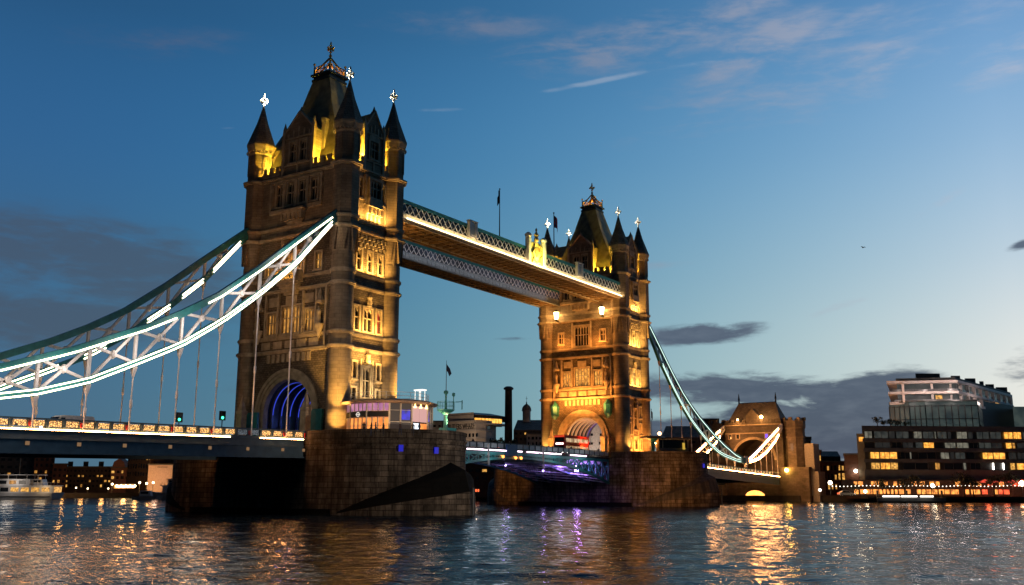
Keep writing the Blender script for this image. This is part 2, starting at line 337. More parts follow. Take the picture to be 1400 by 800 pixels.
# ------------------------------------------------------------------ river
WAVE = .021
def build_water():
    m, nt, b = newmat('river water'); L = nt.links
    ge = nt.nodes.new('ShaderNodeNewGeometry')
    def wave(scale, sx, detail, rot):
        m0 = nt.nodes.new('ShaderNodeMapping'); m0.inputs['Rotation'].default_value = (0, 0, -rot); L.new(ge.outputs['Position'], m0.inputs['Vector'])
        mp = nt.nodes.new('ShaderNodeMapping'); mp.inputs['Scale'].default_value = (scale, scale*sx, 1)
        L.new(m0.outputs[0], mp.inputs['Vector'])
        n = nt.nodes.new('ShaderNodeTexNoise'); n.noise_dimensions = '2D'; n.inputs['Scale'].default_value = 1; n.inputs['Detail'].default_value = detail; n.inputs['Roughness'].default_value = .55
        n.inputs['Distortion'].default_value = .4
        L.new(mp.outputs[0], n.inputs['Vector']); return n.outputs[0]
    def M(op, a, c):
        n = nt.nodes.new('ShaderNodeMath'); n.operation = op
        for i, v in enumerate((a, c)):
            if hasattr(v, 'is_linked'): L.new(v, n.inputs[i])
            else: n.inputs[i].default_value = v
        return n.outputs[0]
    h = M('ADD', M('ADD', M('MULTIPLY', wave(.25, .5, 2, .9), .012), M('MULTIPLY', wave(.8, .5, 2, .4), .010)), M('ADD', M('MULTIPLY', wave(2.6, .45, 2, .75), .030), M('MULTIPLY', wave(6.5, .5, 2, .5), .020)))
    bp = nt.nodes.new('ShaderNodeBump'); bp.inputs['Strength'].default_value = 1.0; bp.inputs['Distance'].default_value = 1.0
    L.new(h, bp.inputs['Height'])
    # rough water mirrors less than a calm pool at grazing angles: a scaled Fresnel mix of mirror and dark silty body
    gl = nt.nodes.new('ShaderNodeBsdfGlossy'); gl.inputs['Roughness'].default_value = .05; L.new(bp.outputs[0], gl.inputs['Normal'])
    df = nt.nodes.new('ShaderNodeBsdfDiffuse'); df.inputs['Color'].default_value = (.010, .018, .024, 1); L.new(bp.outputs[0], df.inputs['Normal'])
    fr = nt.nodes.new('ShaderNodeFresnel'); fr.inputs['IOR'].default_value = 1.33; L.new(bp.outputs[0], fr.inputs['Normal'])
    ms = nt.nodes.new('ShaderNodeMixShader'); L.new(M('MULTIPLY', fr.outputs[0], .72), ms.inputs[0]); L.new(df.outputs[0], ms.inputs[1]); L.new(gl.outputs[0], ms.inputs[2])
    nt.nodes.remove(b); L.new(ms.outputs[0], nt.nodes['Material Output'].inputs['Surface'])
    # choppy surface: a fine patch of real waves in the near river, flat water with ripples beyond
    import numpy as np
    rs = np.random.RandomState(5); ox, oy = -106.0, -106.0
    rad = 16*np.exp(np.arange(0, 690)*.0041); ang = np.radians(np.linspace(-12, 80, 760)); nr, na = len(rad), len(ang)
    Rr, Aa = np.meshgrid(rad, ang, indexing='ij'); X, Y = ox+Rr*np.cos(Aa), oy+Rr*np.sin(Aa); Z = np.zeros_like(X); dr = Rr*.0041
    for i in range(84):
        lam = .34*(7.0/.34)**rs.rand(); th = rs.normal(.58, .55); k = 2*np.pi/lam; ph = rs.rand()*6.28
        wt = np.clip(lam/(2.2*dr)-.6, 0, 1); amp = WAVE*lam/(2*np.pi)*(1.25 if lam < 2 else .8)
        Z += wt*amp*np.sin(k*(X*np.cos(th)+Y*np.sin(th))+ph+1.1*np.sin(.35*X*np.cos(ph*3)/lam**.5+.35*Y*np.sin(ph*3)/lam**.5))
    lull = .75+.35*np.sin(.06*X+1.3*np.sin(.05*Y))*np.sin(.045*Y+.9*np.sin(.04*X)); Z *= lull
    e = np.minimum(np.minimum((Rr-rad[0])/3, (rad[-1]-Rr)/30), np.minimum(Aa-ang[0], ang[-1]-Aa)*20); Z *= np.clip(e, 0, 1)
    V = np.stack([X, Y, Z], -1).reshape(-1, 3); n = len(V); idx = np.arange(n).reshape(nr, na)
    F = np.stack([idx[:-1, :-1], idx[1:, :-1], idx[1:, 1:], idx[:-1, 1:]], -1).reshape(-1, 4)
    # flat water all round the rippled patch
    edge = np.concatenate([idx[-1, ::40], [idx[-1, -1]], idx[::-30, -1], [idx[0, -1]], idx[0, ::-40], [idx[0, 0]], idx[::30, 0], [idx[-1, 0]]]); edge = edge[np.r_[True, edge[1:] != edge[:-1]]][:-1]
    c = np.array([ox+90, oy+60]); far = []
    for q in edge:
        d = V[q, :2]-c; d /= np.linalg.norm(d); far.append((*(c+d*7000), 0))
    V = np.concatenate([V, far]); m_ = len(edge); j = np.arange(m_); F = np.concatenate([F, np.stack([edge, n+j, n+(j+1) % m_, edge[(j+1) % m_]], -1)])
    me = bpy.data.meshes.new('water'); me.vertices.add(len(V)); me.vertices.foreach_set('co', V.ravel()); me.loops.add(F.size); me.loops.foreach_set('vertex_index', F.ravel().astype(np.int32))
    me.polygons.add(len(F)); me.polygons.foreach_set('loop_start', np.arange(0, F.size, 4, dtype=np.int32)); me.polygons.foreach_set('loop_total', np.full(len(F), 4, dtype=np.int32))
    me.update(calc_edges=True); me.polygons.foreach_set('use_smooth', [True]*len(F)); me.materials.append(m)
    o = bpy.data.objects.new('water', me); C.objects.link(o); o['kind'] = 'structure'
build_water()
LX = 88.8904                        # distance between the two tower centres
ROAD = 10.25                        # level of the roadway at the towers

# ------------------------------------------------------------------ piers
def build_pier(name, label, cx, lampspec):
    t = thing(name, label, 'bridge pier', (cx, 0, 0), group='granite bridge piers')
    W, YC, R = 10.5, 15.3, 10.5
    def outline(r):
        pts = []
        for k in range(25):
            a = -PI/2+PI*k/24; pts.append((r*math.sin(a), -YC-r*math.cos(a)))
        return pts+[(-x, -y) for x, y in pts]
    body = MB(); body.prism(outline(W+.12), -2, 9.0, outline(W))
    body.build('pier_body', M_pier, t)
    c = MB(); c.prism(outline(W+.18), 9.0, 9.25); c.prism(outline(W+.06), 9.25, 9.75); c.prism(outline(W+.22), 9.75, 10.0); c.build('cornice', M_pier, t)
    # solid parapet round the edge of the pier top, open where the roadway crosses
    for s in (-1, 1):
        p = MB(); o1 = [(x, y) for x, y in outline(W+.05) if y*s > 0]; 
        if s > 0: o1 = [(-x, -y) for x, y in [(x, y) for x, y in outline(W+.05) if y < 0]]
        e = [(o1[0][0], s*9.2)]+o1+[(o1[-1][0], s*9.2)]
        inn = [(x*.955, y if i in (0, len(e)-1) else s*YC+(y-s*YC)*.955) for i, (x, y) in enumerate(e)]
        n0 = len(p.v)
        for z in (10.0, 11.25):
            p.v += [(x, y, z) for x, y in e]+[(x, y, z) for x, y in inn]
        k = len(e); A = lambda i: n0+i; B = lambda i: n0+k+i; A2 = lambda i: n0+2*k+i; B2 = lambda i: n0+3*k+i
        for i in range(k-1):
            p.f += [(A(i), A(i+1), A2(i+1), A2(i)), (B(i+1), B(i), B2(i), B2(i+1)), (A2(i), A2(i+1), B2(i+1), B2(i)), (A(i+1), A(i), B(i), B(i+1))]
        for i in (0, k-1): p.f.append((A(i), B(i), B2(i), A2(i)))
        p.build('parapet', M_pier, t)
    top = MB(); top.prism(outline(W-.5), 10.0, 10.15); top.build('paved_top', M_asph, t)
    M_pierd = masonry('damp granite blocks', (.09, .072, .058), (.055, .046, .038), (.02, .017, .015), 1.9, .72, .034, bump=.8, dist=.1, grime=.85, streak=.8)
    # pointed cutwaters with sloping weed-dark caps, a shadow wedge painted into the nearer ones
    for s in (-1, 1):
        cw = MB(); cap = MB(); K = 16; P = []; Q = []
        for k in range(K+1):
            a = -PI/2+PI*k/K; f = math.cos(a)
            P.append((R*math.sin(a), s*(YC+R*math.cos(a)), .6+6.4*max(0, 1-abs(a)/(PI/2))))
            u = abs(a)/(PI/2); rq = R+.30+3.0*(1-u)**2.4
            Q.append((rq*math.sin(a), s*(YC+rq*math.cos(a)), .25+2.85*(1-u)))
        for k in range(K):
            cw.poly([(Q[k][0], Q[k][1], -2), (Q[k+1][0], Q[k+1][1], -2), Q[k+1], Q[k]])
            md = [tuple((Q[j][i]*.45+P[j][i]*.55)*(1.0 if i < 2 else 1.0)+(.75*math.sin(PI*j/K) if i == 2 else (s*.9*math.sin(PI*j/K) if i == 1 else 0)) for i in range(3)) for j in (k, k+1)]
            cap.poly([Q[k], Q[k+1], md[1], md[0]]); cap.poly([md[0], md[1], P[k+1], P[k]])
        w = cw.build('cutwater', M_pier, t); cap.build('cutwater_cap', M_algae_shade if cx == 0 else M_pierd, w)
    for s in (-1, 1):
        wl = MB(); wl.prism([(s*(W+.13), -14), (s*(W+.30), -14), (s*(W+.30), 14), (s*(W+.13), 14)], -1, .8); wl.build('weed_line', M_algae_shade, t)
    fpst = MB(); fpst.rod((.35, -29.35, -2), (.35, -29.35, 3.6), .16, 8); fpst.build('fender_post', M_dark, t)
    for (ang, z) in lampspec:
        a = math.radians(ang); l = MB(); x, y = (R+.16)*math.sin(a), -YC-(R+.16)*math.cos(a)
        tx, ty = math.cos(a), math.sin(a)
        l.extr([(x-tx*.3, y-ty*.3, z-.42), (x+tx*.3, y+ty*.3, z-.42), (x+tx*.3, y+ty*.3, z+.42), (x-tx*.3, y-ty*.3, z+.42)], (math.sin(a)*.2, -math.cos(a)*.2, 0))
        l.build('marker_lamp', E_bluel, t)
    return t
build_pier('bridge_pier', 'nearer pale granite river pier carrying the round glass kiosk', 0, [(-43, 8.7), (-16, 8.5)])
build_pier('bridge_pier', 'farther granite river pier lit orange, carrying the lower looking tower', LX, [(-3, 8.4)])

# ------------------------------------------------------------------ towers
TA, TB = 5.122, 9.448               # turret centres
XF, YF = 5.9, 10.0                  # wall planes
ZD, ZE, ZC2, ZC1, ZB, ZB2, ZA = 23.5, 25.6, 32.77, 34.66, 41.2, 42.8, 50.9
def fb(mb, face, u0, u1, z0, z1, n0, n1):
    ax, s = face
    if ax == 'X': mb.box(s*(XF+n0), s*(XF+n1), u0, u1, z0, z1)
    else: mb.box(u0, u1, s*(YF+n0), s*(YF+n1), z0, z1)
def fp(face, u, z, n=0.0):
    ax, s = face
    return (s*(XF+n), u, z) if ax == 'X' else (u, s*(YF+n), z)
def fn(face, d):
    ax, s = face
    return Vector((s*d, 0, 0)) if ax == 'X' else Vector((0, s*d, 0))

def wall_sheet(mb, face, u0, u1, z0, z1, holes, n=0.0, depth=.55):
    us = sorted({u0, u1, *[h[0] for h in holes], *[h[1] for h in holes]}); zs = sorted({z0, z1, *[h[2] for h in holes], *[h[3] for h in holes]})
    for a, b_ in zip(us, us[1:]):
        for c, d in zip(zs, zs[1:]):
            mu, mz = (a+b_)/2, (c+d)/2
            if any(h[0] < mu < h[1] and h[2] < mz < h[3] for h in holes): continue
            mb.poly([fp(face, a, c, n), fp(face, b_, c, n), fp(face, b_, d, n), fp(face, a, d, n)])
    for a, b_, c, d in holes:
        for (p, q) in (((a, c), (b_, c)), ((b_, c), (b_, d)), ((b_, d), (a, d)), ((a, d), (a, c))):
            mb.poly([fp(face, *p, n), fp(face, *q, n), fp(face, *q, n-depth), fp(face, *p, n-depth)])

def window(t, face, u, z, w, h, n=0.0, lights=2, transom=True, pane=None, arched=True, surround=.28, mat=None, depth=.5):
    """stone framed window centred at u with its sill at z; returns the hole it needs"""
    f = MB(); a, b_ = u-w/2, u+w/2; sw = surround
    e = .004
    fb(f, face, a-sw, a+e, z-.2, z+h+sw, n-.10, n+.16); fb(f, face, b_-e, b_+sw, z-.2, z+h+sw, n-.10, n+.16)
    fb(f, face, a+e, b_-e, z+h, z+h+sw, n-.12, n+.155); fb(f, face, a-sw-.1, b_+sw+.1, z-.42, z-.2, n-.10, n+.30)
    fb(f, face, a+e, b_-e, z-.2, z, n-.2, n+.14)
    lw = w/lights
    for i in range(1, lights): fb(f, face, a+i*lw-.075, a+i*lw+.075, z, z+h, n-.32, n-.08)
    if transom: fb(f, face, a+e, b_-e, z+h*.56-.07, z+h*.56+.07, n-.31, n-.07)
    if arched:                                     # pointed heads of the lights
        for i in range(lights):
            x0, x1 = a+i*lw+.06, a+(i+1)*lw-.06; xm = (x0+x1)/2; hh = min(.8, lw*.75)
            for xs in ((x0, xm), (x1, xm)):
                f.extr([fp(face, xs[0], z+h, n-.30), fp(face, xs[1], z+h, n-.30), fp(face, xs[0]*.35+xs[1]*.65, z+h-hh*.35, n-.30), fp(face, xs[0], z+h-hh, n-.30)], fn(face, .2))
    fo = f.build('window', mat or M_trim, t)
    g = MB(); g.poly([fp(face, a, z, n-.36), fp(face, b_, z, n-.36), fp(face, b_, z+h, n-.36), fp(face, a, z+h, n-.36)])
    g.build('pane', pane or M_glass, fo)
    return (a, b_, z, z+h)

def cross(mb, x, y, z0, s=1.0):
    """a spire cross with splayed arms, thick enough to read from any side"""
    mb.lathe(x, y, [(.16*s, z0-.5), (.22*s, z0), (.12*s, z0+.2*s), (.12*s, z0+.5*s)], 8)
    zc = z0+1.15*s
    for ax in ((1, 0), (0, 1)):
        for k in range(4):
            a = PI/2*k; ca, sa = math.cos(a), math.sin(a)
            pts = [(-.12, .05), (-.09, .38), (-.27, .60), (-.12, .66), (0, .82), (.12, .66), (.27, .60), (.09, .38), (.12, .05)]
            P = []
            for (p, q) in pts:
                hx, hz = p*ca-q*sa, p*sa+q*ca
                P.append((x+ax[0]*hx*s-ax[1]*.11*s, y+ax[1]*hx*s-ax[0]*.11*s, zc+hz*s))
            mb.extr(P, (ax[1]*.22*s, ax[0]*.22*s, 0))
    mb.ball((x, y, zc), .24*s, 8, 6); mb.lathe(x, y, [(.10*s, zc+.7*s), (.18*s, zc+.95*s), (.06*s, zc+1.3*s)], 6)

def statue(mb, face, u, z, n=.5, h=2.2):
    p = fp(face, u, z, n)
    mb.lathe(p[0], p[1], [(.34, z), (.42, z+.15*h), (.30, z+.45*h), (.40, z+.68*h), (.33, z+.78*h), (.12, z+.82*h), (.17, z+.86*h), (.18, z+.94*h), (.08, z+h)], 10)

def build_tower(label, cx, rotz, sx, sy, inner):
    """sx, sy: the local faces the river bank sees; inner: the face toward the other tower is seen"""
    t = thing('bridge_tower', label, 'bridge tower', (cx, 0, 0), rotz, 'gothic towers of the bridge')
    FX, FY, GX, GY = ('X', sx), ('Y', sy), ('X', -sx), ('Y', -sy)
    hx, hy = [], []
    # ---- windows of the narrow side
    for u in (-2.6, 2.6):
        hy.append(window(t, FY, u, 19.3, .75, 2.3, lights=1, transom=False, arched=False)); hy.append(window(t, FY, u, 15.6, .75, 2.2, lights=1, transom=False, arched=False))
    hy.append(window(t, FY, 0, 16.6, 1.6, 4.4, lights=2))
    hy.append(window(t, FY, 0, 12.2, 1.8, 2.6, lights=2, transom=False)); 
    for u in (-2.6, 2.6): hy.append(window(t, FY, u, 12.2, .75, 2.2, lights=1, transom=False, arched=False))
    redpane = emis('red lit pane', (.8, .03, .02), .5)
    litw = emis('pale lit pane', (1, .80, .45), .5, (.35, .22, .08), 1.5) if inner else M_glass
    for u, w, l in ((-2.45, 1.0, 1), (0, 1.9, 2), (2.45, 1.0, 1)):
        hy.append(window(t, FY, u, 26.35, w, 3.5, lights=l, pane=redpane if (u > 1 and not inner) else litw))
    for u in (-2.4, 0, 2.4): hy.append(window(t, FY, u, 35.4, .95, 3.1, lights=1))
    hy.append(window(t, FY, -2.55, 46.6, .6, 3.0, lights=1)); hy.append(window(t, FY, 2.55, 46.6, .6, 3.0, lights=1))
    # ---- windows of the broad side
    for u, w, h, l in ((-4.0, 1.9, 3.2, 3), (0, 3.7, 4.0, 5), (4.0, 1.9, 3.2, 3)):
        hx.append(window(t, FX, u, 26.3, w, h, lights=l, pane=E_amber if inner else E_amberd))
    if inner:
        hx.append(window(t, FX, 0, 35.4, 3.5, 4.4, lights=5, surround=.35, pane=M_glass))
        for u in (-5.4, 5.4): hx.append(window(t, FX, u, 36.2, 1.15, 2.4, lights=2, pane=M_glass))
    else:
        hx.append(window(t, FX, 0, 36.0, 3.4, 2.6, lights=5, pane=E_amberd))
        for u in (-5.3, 5.3): hx.append(window(t, FX, u, 35.5, 1.25, 2.5, lights=2, pane=E_amber))
    for u in (-3.75, -1.25, 1.25, 3.75): hx.append(window(t, FX, u, 46.4, 1.35, 3.5, lights=2))
    # ---- walls
    wl = MB(); wr = MB()
    for F, H in ((FX, hx), (GX, [])):
        wall_sheet(wr, F, -9.2, 9.2, 20.9, ZD, [h for h in H if h[3] < ZD]); wall_sheet(wr, F, -9.2, 9.2, ZD, ZB, [h for h in H if ZD < h[2] < ZB]); wall_sheet(wl, F, -9.2, 9.2, ZB, ZA, [h for h in H if h[2] > ZB])
        K = 24; RO = 6.6; ZS = 14.3       # arch face: from the outer ring to the rectangle
        arc = [(RO*math.cos(PI*k/K), ZS+RO*math.sin(PI*k/K)) for k in range(K+1)]
        for (u0, z0), (u1, z1) in zip(arc, arc[1:]):
            wr.poly([fp(F, u0, z0), fp(F, u1, z1), fp(F, u1, 20.9), fp(F, u0, 20.9)])
        for s in (-1, 1): wr.poly([fp(F, s*RO, ROAD-.4), fp(F, s*9.2, ROAD-.4), fp(F, s*9.2, 20.9), fp(F, s*RO, 20.9)])
    for F, H in ((FY, hy), (GY, [])):
        wall_sheet(wr, F, -4.9, 4.9, ROAD-.4, ZB, [h for h in H if h[2] < ZB]); wall_sheet(wl, F, -4.9, 4.9, ZB, ZA, [h for h in H if h[2] > ZB])
    wr.build('lower_wall', M_rough, t); wl.build('upper_wall', M_stone, t)
    # ---- road arch: stepped mouldings, tunnel with ribs
    K = 24; ZS = 14.3
    for F in (FX, GX):
        ar = MB()
        for r0, r1, n1 in ((6.1, 6.6, .28), (5.6, 6.1, .12), (5.0, 5.6, -.05)):
            for k in range(K):
                a0, a1 = PI*k/K, PI*(k+1)/K
                q = [(r0*math.cos(a0), ZS+r0*math.sin(a0)), (r1*math.cos(a0), ZS+r1*math.sin(a0)), (r1*math.cos(a1), ZS+r1*math.sin(a1)), (r0*math.cos(a1), ZS+r0*math.sin(a1))]
                ar.extr([fp(F, u, z, n1) for u, z in q], fn(F, -.9))
            for s in (-1, 1): fb(ar, F, s*r0, s*r1, ROAD-.4, ZS, n1, n1-.9)
        ar.build('arch_moulding', M_trim, t)
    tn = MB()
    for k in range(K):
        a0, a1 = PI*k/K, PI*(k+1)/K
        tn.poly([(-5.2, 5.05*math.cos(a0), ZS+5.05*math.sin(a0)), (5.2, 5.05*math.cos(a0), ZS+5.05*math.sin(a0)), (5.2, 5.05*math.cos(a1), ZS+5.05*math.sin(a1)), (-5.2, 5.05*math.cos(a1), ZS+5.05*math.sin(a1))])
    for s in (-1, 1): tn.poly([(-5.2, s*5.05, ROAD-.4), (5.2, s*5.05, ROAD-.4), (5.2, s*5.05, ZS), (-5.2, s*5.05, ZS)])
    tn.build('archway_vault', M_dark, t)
    ribm = paint('lit or shaded rib paint', (.55, .50, .48) if inner else (.05, .06, .12), .5)  # nearer ribs: their blue-dark shade is put into the paint colour
    for i in range(6):
        x = -4.2+1.75*i; rb = MB(); led = MB()
        for k in range(K):
            a0, a1 = PI*k/K, PI*(k+1)/K; P = lambda r, a: (r*math.cos(a), ZS+r*math.sin(a))
            for mb, r0, r1, d0, d1 in ((rb, 4.66, 5.04, -.16, .16), (led, 4.60, 4.655, -.05, .05)):
                q = [P(r0, a0), P(r1, a0), P(r1, a1), P(r0, a1)]
                mb.extr([(x+d0, y, z) for y, z in q], (d1-d0, 0, 0))
        for s in (-1, 1): rb.box(x-.16, x+.16, s*4.66, s*5.04, ROAD, ZS)
        r_ = rb.build('vault_rib', ribm, t); led.build('arch_light', E_blue if (not inner or i == 0) else E_warmdim, r_)
    # ---- string courses
    st = MB(); prof = lambda z, d: ((z-.28, z-.08, d*.5), (z-.08, z+.18, d), (z+.18, z+.30, d*.6))
    for z, d in ((ZD, .38), (ZE, .26), (ZC2, .36), (ZC1, .26), (ZB, .48), (ZB2, .30), (ZA, .55)):
        for z0, z1, dd in prof(z, d):
            for F, U in ((FX, 7.95), (GX, 7.95), (FY, 3.6), (GY, 3.6)): fb(st, F, -U, U, z0, z1, -.1, dd)
            r = 1.69 if z < 40 else 2.06
            for a in (-TA, TA):
                for c in (-TB, TB): st.lathe(a, c, [(r+.02, z0), (r+dd, z0), (r+dd, z1), (r+.02, z1)], 24 if z < 40 else 8, PI/8)
    st.build('string_course', M_trim, t)
    # ---- corner turrets
    for a in (-TA, TA):
        for c in (-TB, TB):
            tu = MB(); tu.lathe(a, c, [(2.0, ROAD-.4), (2.0, 11.2), (1.72, 11.6), (1.69, 37.2)], 28)
            lower = tu.build('turret', M_turret, t, smooth=True)
            up = MB(); up.lathe(a, c, [(1.69, 37.0), (1.72, 37.4), (2.06, 40.9), (2.06, ZA), (1.95, ZA+.3), (1.95, 56.3)], 8, PI/8)
            for k in range(8):              # broach spikes where round turns to octagon
                an = PI/8+2*PI*k/8+PI/8; ca, sa = math.cos(an), math.sin(an)
                up.extr([(a+1.66*ca-.5*sa, c+1.66*sa+.5*ca, 40.9), (a+1.66*ca+.5*sa, c+1.66*sa-.5*ca, 40.9), (a+1.62*ca, c+1.62*sa, 37.6)], (.42*ca, .42*sa, 0))
            for k in range(8):              # blind panels on the free-standing stage
                an = 2*PI*k/8; ca, sa = math.cos(an), math.sin(an); ap = 1.95*math.cos(PI/8)
                for w0, w1 in ((-.68, -.52), (.52, .68)):
                    up.extr([(a+ap*ca-w0*sa, c+ap*sa+w0*ca, 52.2), (a+ap*ca-w1*sa, c+ap*sa+w1*ca, 52.2), (a+ap*ca-w1*sa, c+ap*sa+w1*ca, 55.6), (a+ap*ca-w0*sa, c+ap*sa+w0*ca, 55.6)], (.10*ca, .10*sa, 0))
            up.build('turret_top', M_stone, lower)
            ev = MB(); ev.lathe(a, c, [(1.96, 55.7), (2.12, 56.0), (2.06, 56.25), (2.22, 56.6), (2.30, 56.95), (2.40, 57.15), (2.40, 57.45)], 8, PI/8)
            for k in range(24):
                an = 2*PI*k/24; ev.ball((a+2.16*math.cos(an), c+2.16*math.sin(an), 56.2), .15, 6, 4)
            ev.build('turret_cornice', M_trim, lower)
            sp = MB(); sp.lathe(a, c, [(2.42, 57.45), (2.30, 57.7), (.95, 61.4), (.17, 64.3)], 8, PI/8); sp.build('spire', M_slate, lower)
            cr = MB(); cross(cr, a, c, 64.3, 1.02); cr.build('spire_cross', M_cross, lower)
    # ---- parapets with merlons
    for F, U, gap in ((FX, 7.6, 3.45), (GX, 7.6, 3.45), (FY, 3.4, 2.35), (GY, 3.4, 2.35)):
        for s in (-1, 1):
            pa = MB(); fb(pa, F, s*gap, s*U, ZA+.3, ZA+1.1, .05, .42)
            n = max(1, int((U-gap)/1.05)); st_ = (U-gap)/n
            for i in range(n): fb(pa, F, s*(gap+st_*(i+.2)), s*(gap+st_*(i+.75)), ZA+1.1, ZA+1.85, .05, .42); fb(pa, F, s*(gap+st_*(i+.15)), s*(gap+st_*(i+.8)), ZA+1.85, ZA+2.0, 0, .47)
            pa.build('parapet', M_stone, t)
    # ---- main roof
    rf = MB(); pr = [(50.4, 5.3, 9.0), (51.6, 5.2, 8.7), (54, 4.6, 7.4), (57.5, 3.8, 5.9), (63.2, 2.72, 3.45), (68.3, 1.85, 1.85)]; n0 = len(rf.v)
    for z, x, y in pr: rf.v += [(-x, -y, z), (x, -y, z), (x, y, z), (-x, y, z)]
    for j in range(len(pr)-1):
        for i in range(4): rf.f.append((n0+4*j+i, n0+4*j+(i+1) % 4, n0+4*j+4+(i+1) % 4, n0+4*j+4+i))
    rf.f.append((n0+3, n0+2, n0+1, n0)); rf.f.append(tuple(n0+4*(len(pr)-1)+i for i in range(4)))
    roof = rf.build('roof', M_lead, t)
    rc = MB(); rc.box(-2.0, 2.0, -2.0, 2.0, 68.1, 68.5); rc.box(-1.8, 1.8, -1.8, 1.8, 68.5, 69.0); rc.box(-2.15, 2.15, -2.15, 2.15, 69.0, 69.35); rc.build('roof_platform', M_dark, roof)
    cs = MB(); q = 1.75; zz = 69.35
    for (p, r) in (((-q, -q), (q, -q)), ((q, -q), (q, q)), ((q, q), (-q, q)), ((-q, q), (-q, -q))):
        cs.bar((*p, zz+.12), (*r, zz+.12), .16); cs.bar((*p, zz+.8), (*r, zz+.8), .08)
        for i in range(4):
            A = Vector((*p, zz)); B = Vector((*r, zz)); a0 = A.lerp(B, i/4); a1 = A.lerp(B, (i+1)/4); m_ = a0.lerp(a1, .5)
            cs.bar(a0, m_+Vector((0, 0, 1.15)), .09); cs.bar(a1, m_+Vector((0, 0, 1.15)), .09); cs.ball(m_+Vector((0, 0, 1.25)), .13, 6, 4)
        cs.rod((*p, zz), (*p, zz+1.7), .14, 6, .09); cs.ball((*p, zz+1.85), .22, 8, 6)
        cs.bar((*p, zz+.3), (p[0]*.05, p[1]*.05, zz+3.2), .26); cs.bar((p[0]*.75, p[1]*.75, zz+.3), (p[0]*.05, p[1]*.05, zz+2.2), .16); cs.bar((p[0]*.5, p[1]*.5, zz+1.9), (p[0], p[1], zz+1.2), .14)
        m_ = ((p[0]+r[0])/2, (p[1]+r[1])/2); cs.bar((*m_, zz+.2), (0, 0, zz+2.5), .12)
    cs.build('roof_cresting', M_gold, roof)
    fi = MB(); fi.lathe(0, 0, [(.22, zz+1.5), (.14, zz+3.4), (.30, zz+3.6), (.12, zz+3.9)], 8)
    cross(fi, 0, 0, zz+3.75, .98); fi.build('finial', M_gold, roof)
    # ---- gabled dormers
    for F, hw, zs, zp, seen in ((FX, 3.25, 58.0, 61.1, 1), (GX, 3.25, 58.0, 61.1, 0), (FY, 2.25, 57.6, 60.9, 1), (GY, 2.25, 57.6, 60.9, 0)):
        g = MB(); n1 = .12; H = []
        if F[0] == 'X': H = [(-1.75, -.45, 53.2, 56.4), (.45, 1.75, 53.2, 56.4)]
        else: H = [(-.95, .95, 53.3, 56.0)]
        if not seen: H = []
        wall_sheet(g, F, -hw, hw, ZA+.3, zs, H, n1)
        g.extr([fp(F, -hw, zs, n1), fp(F, hw, zs, n1), fp(F, .25, zp, n1), fp(F, -.25, zp, n1)], fn(F, -.6))
        for s in (-1, 1): g.poly([fp(F, s*hw, ZA+.3, n1), fp(F, s*hw, ZA+.3, -3.2), fp(F, s*hw, zs, -3.2), fp(F, s*hw, zs, n1)])
        go = g.build('gable', M_stone, t)
        if seen:
            if F[0] == 'X':
                for u in (-1.1, 1.1): window(t, F, u, 53.2, 1.3, 3.2, n1, lights=2)
            else: window(t, F, 0, 53.3, 1.9, 2.7, n1, lights=3)
        tr = MB()
        for s in (-1, 1):            # coping, shoulder pinnacles, buttresses
            tr.bar(fp(F, s*(hw+.1), zs-.1, n1-.2), fp(F, 0, zp+.25, n1-.2), .75, .22)
            fb(tr, F, s*(hw-.35), s*(hw+.15), ZA+.3, zs+.4, n1-.3, n1+.25)
            p = fp(F, s*(hw-.1), zs, n1-.02); tr.lathe(p[0], p[1], [(.30, zs+.4), (.34, zs+.7), (.04, zs+1.9)], 4, PI/4)
            fb(tr, F, s*.09-.08, s*.09+.08, ZA+.4, 52.9, n1, n1+.14)
        for z in (ZA+1.7, 57.0): fb(tr, F, -hw+.36, hw-.36, z, z+.2, n1, n1+.18)
        for i in range(5): fb(tr, F, -hw*.7+hw*.35*i-.12, -hw*.7+hw*.35*i+.12, 57.2, 57.9+(.9 if i == 2 else .45*(i in (1, 3))), n1, n1+.12)
        p = fp(F, 0, zp, n1-.2); tr.lathe(p[0], p[1], [(.2, zp), (.26, zp+.35), (.05, zp+1.0)], 6)
        if F[0] == 'Y':                 # carved round tympanum over the window
            K2 = 12; tr.extr([fp(F, 1.2*math.cos(PI*k/K2), 56.3+1.15*math.sin(PI*k/K2), n1) for k in range(K2+1)], fn(F, .12))
        tr.build('gable_trim', M_trim, go)
        dr = MB()
        for s in (-1, 1): dr.extr([fp(F, s*(hw+.05), zs, n1-.62), fp(F, 0, zp, n1-.62), fp(F, 0, zp-.2, n1-.62), fp(F, s*(hw+.05), zs-.2, n1-.62)], fn(F, -3.6 if F[0] == 'X' else -4.2))
        dr.build('gable_roof', M_lead, go)
        if F[0] == 'X':
            ch = MB()
            for s in (-1,): fb(ch, F, s*3.5-.35, s*3.5+.35, 54.2, 59.6, -2.3, -1.5); fb(ch, F, s*3.5-.45, s*3.5+.45, 59.6, 60.0, -2.4, -1.4)
            ch.build('chimney_stack', M_trim, t)
    # ---- carved work on the broad side
    cv = MB()
    for i in range(9): fb(cv, FX, -4.2+i*1.05-.32, -4.2+i*1.05+.32, 21.9, 23.1, 0, .22)
    for i in range(5): fb(cv, FX, -5+i*2.5-.95, -5+i*2.5+.95, ZD+.5, ZE-.5, 0, .12)
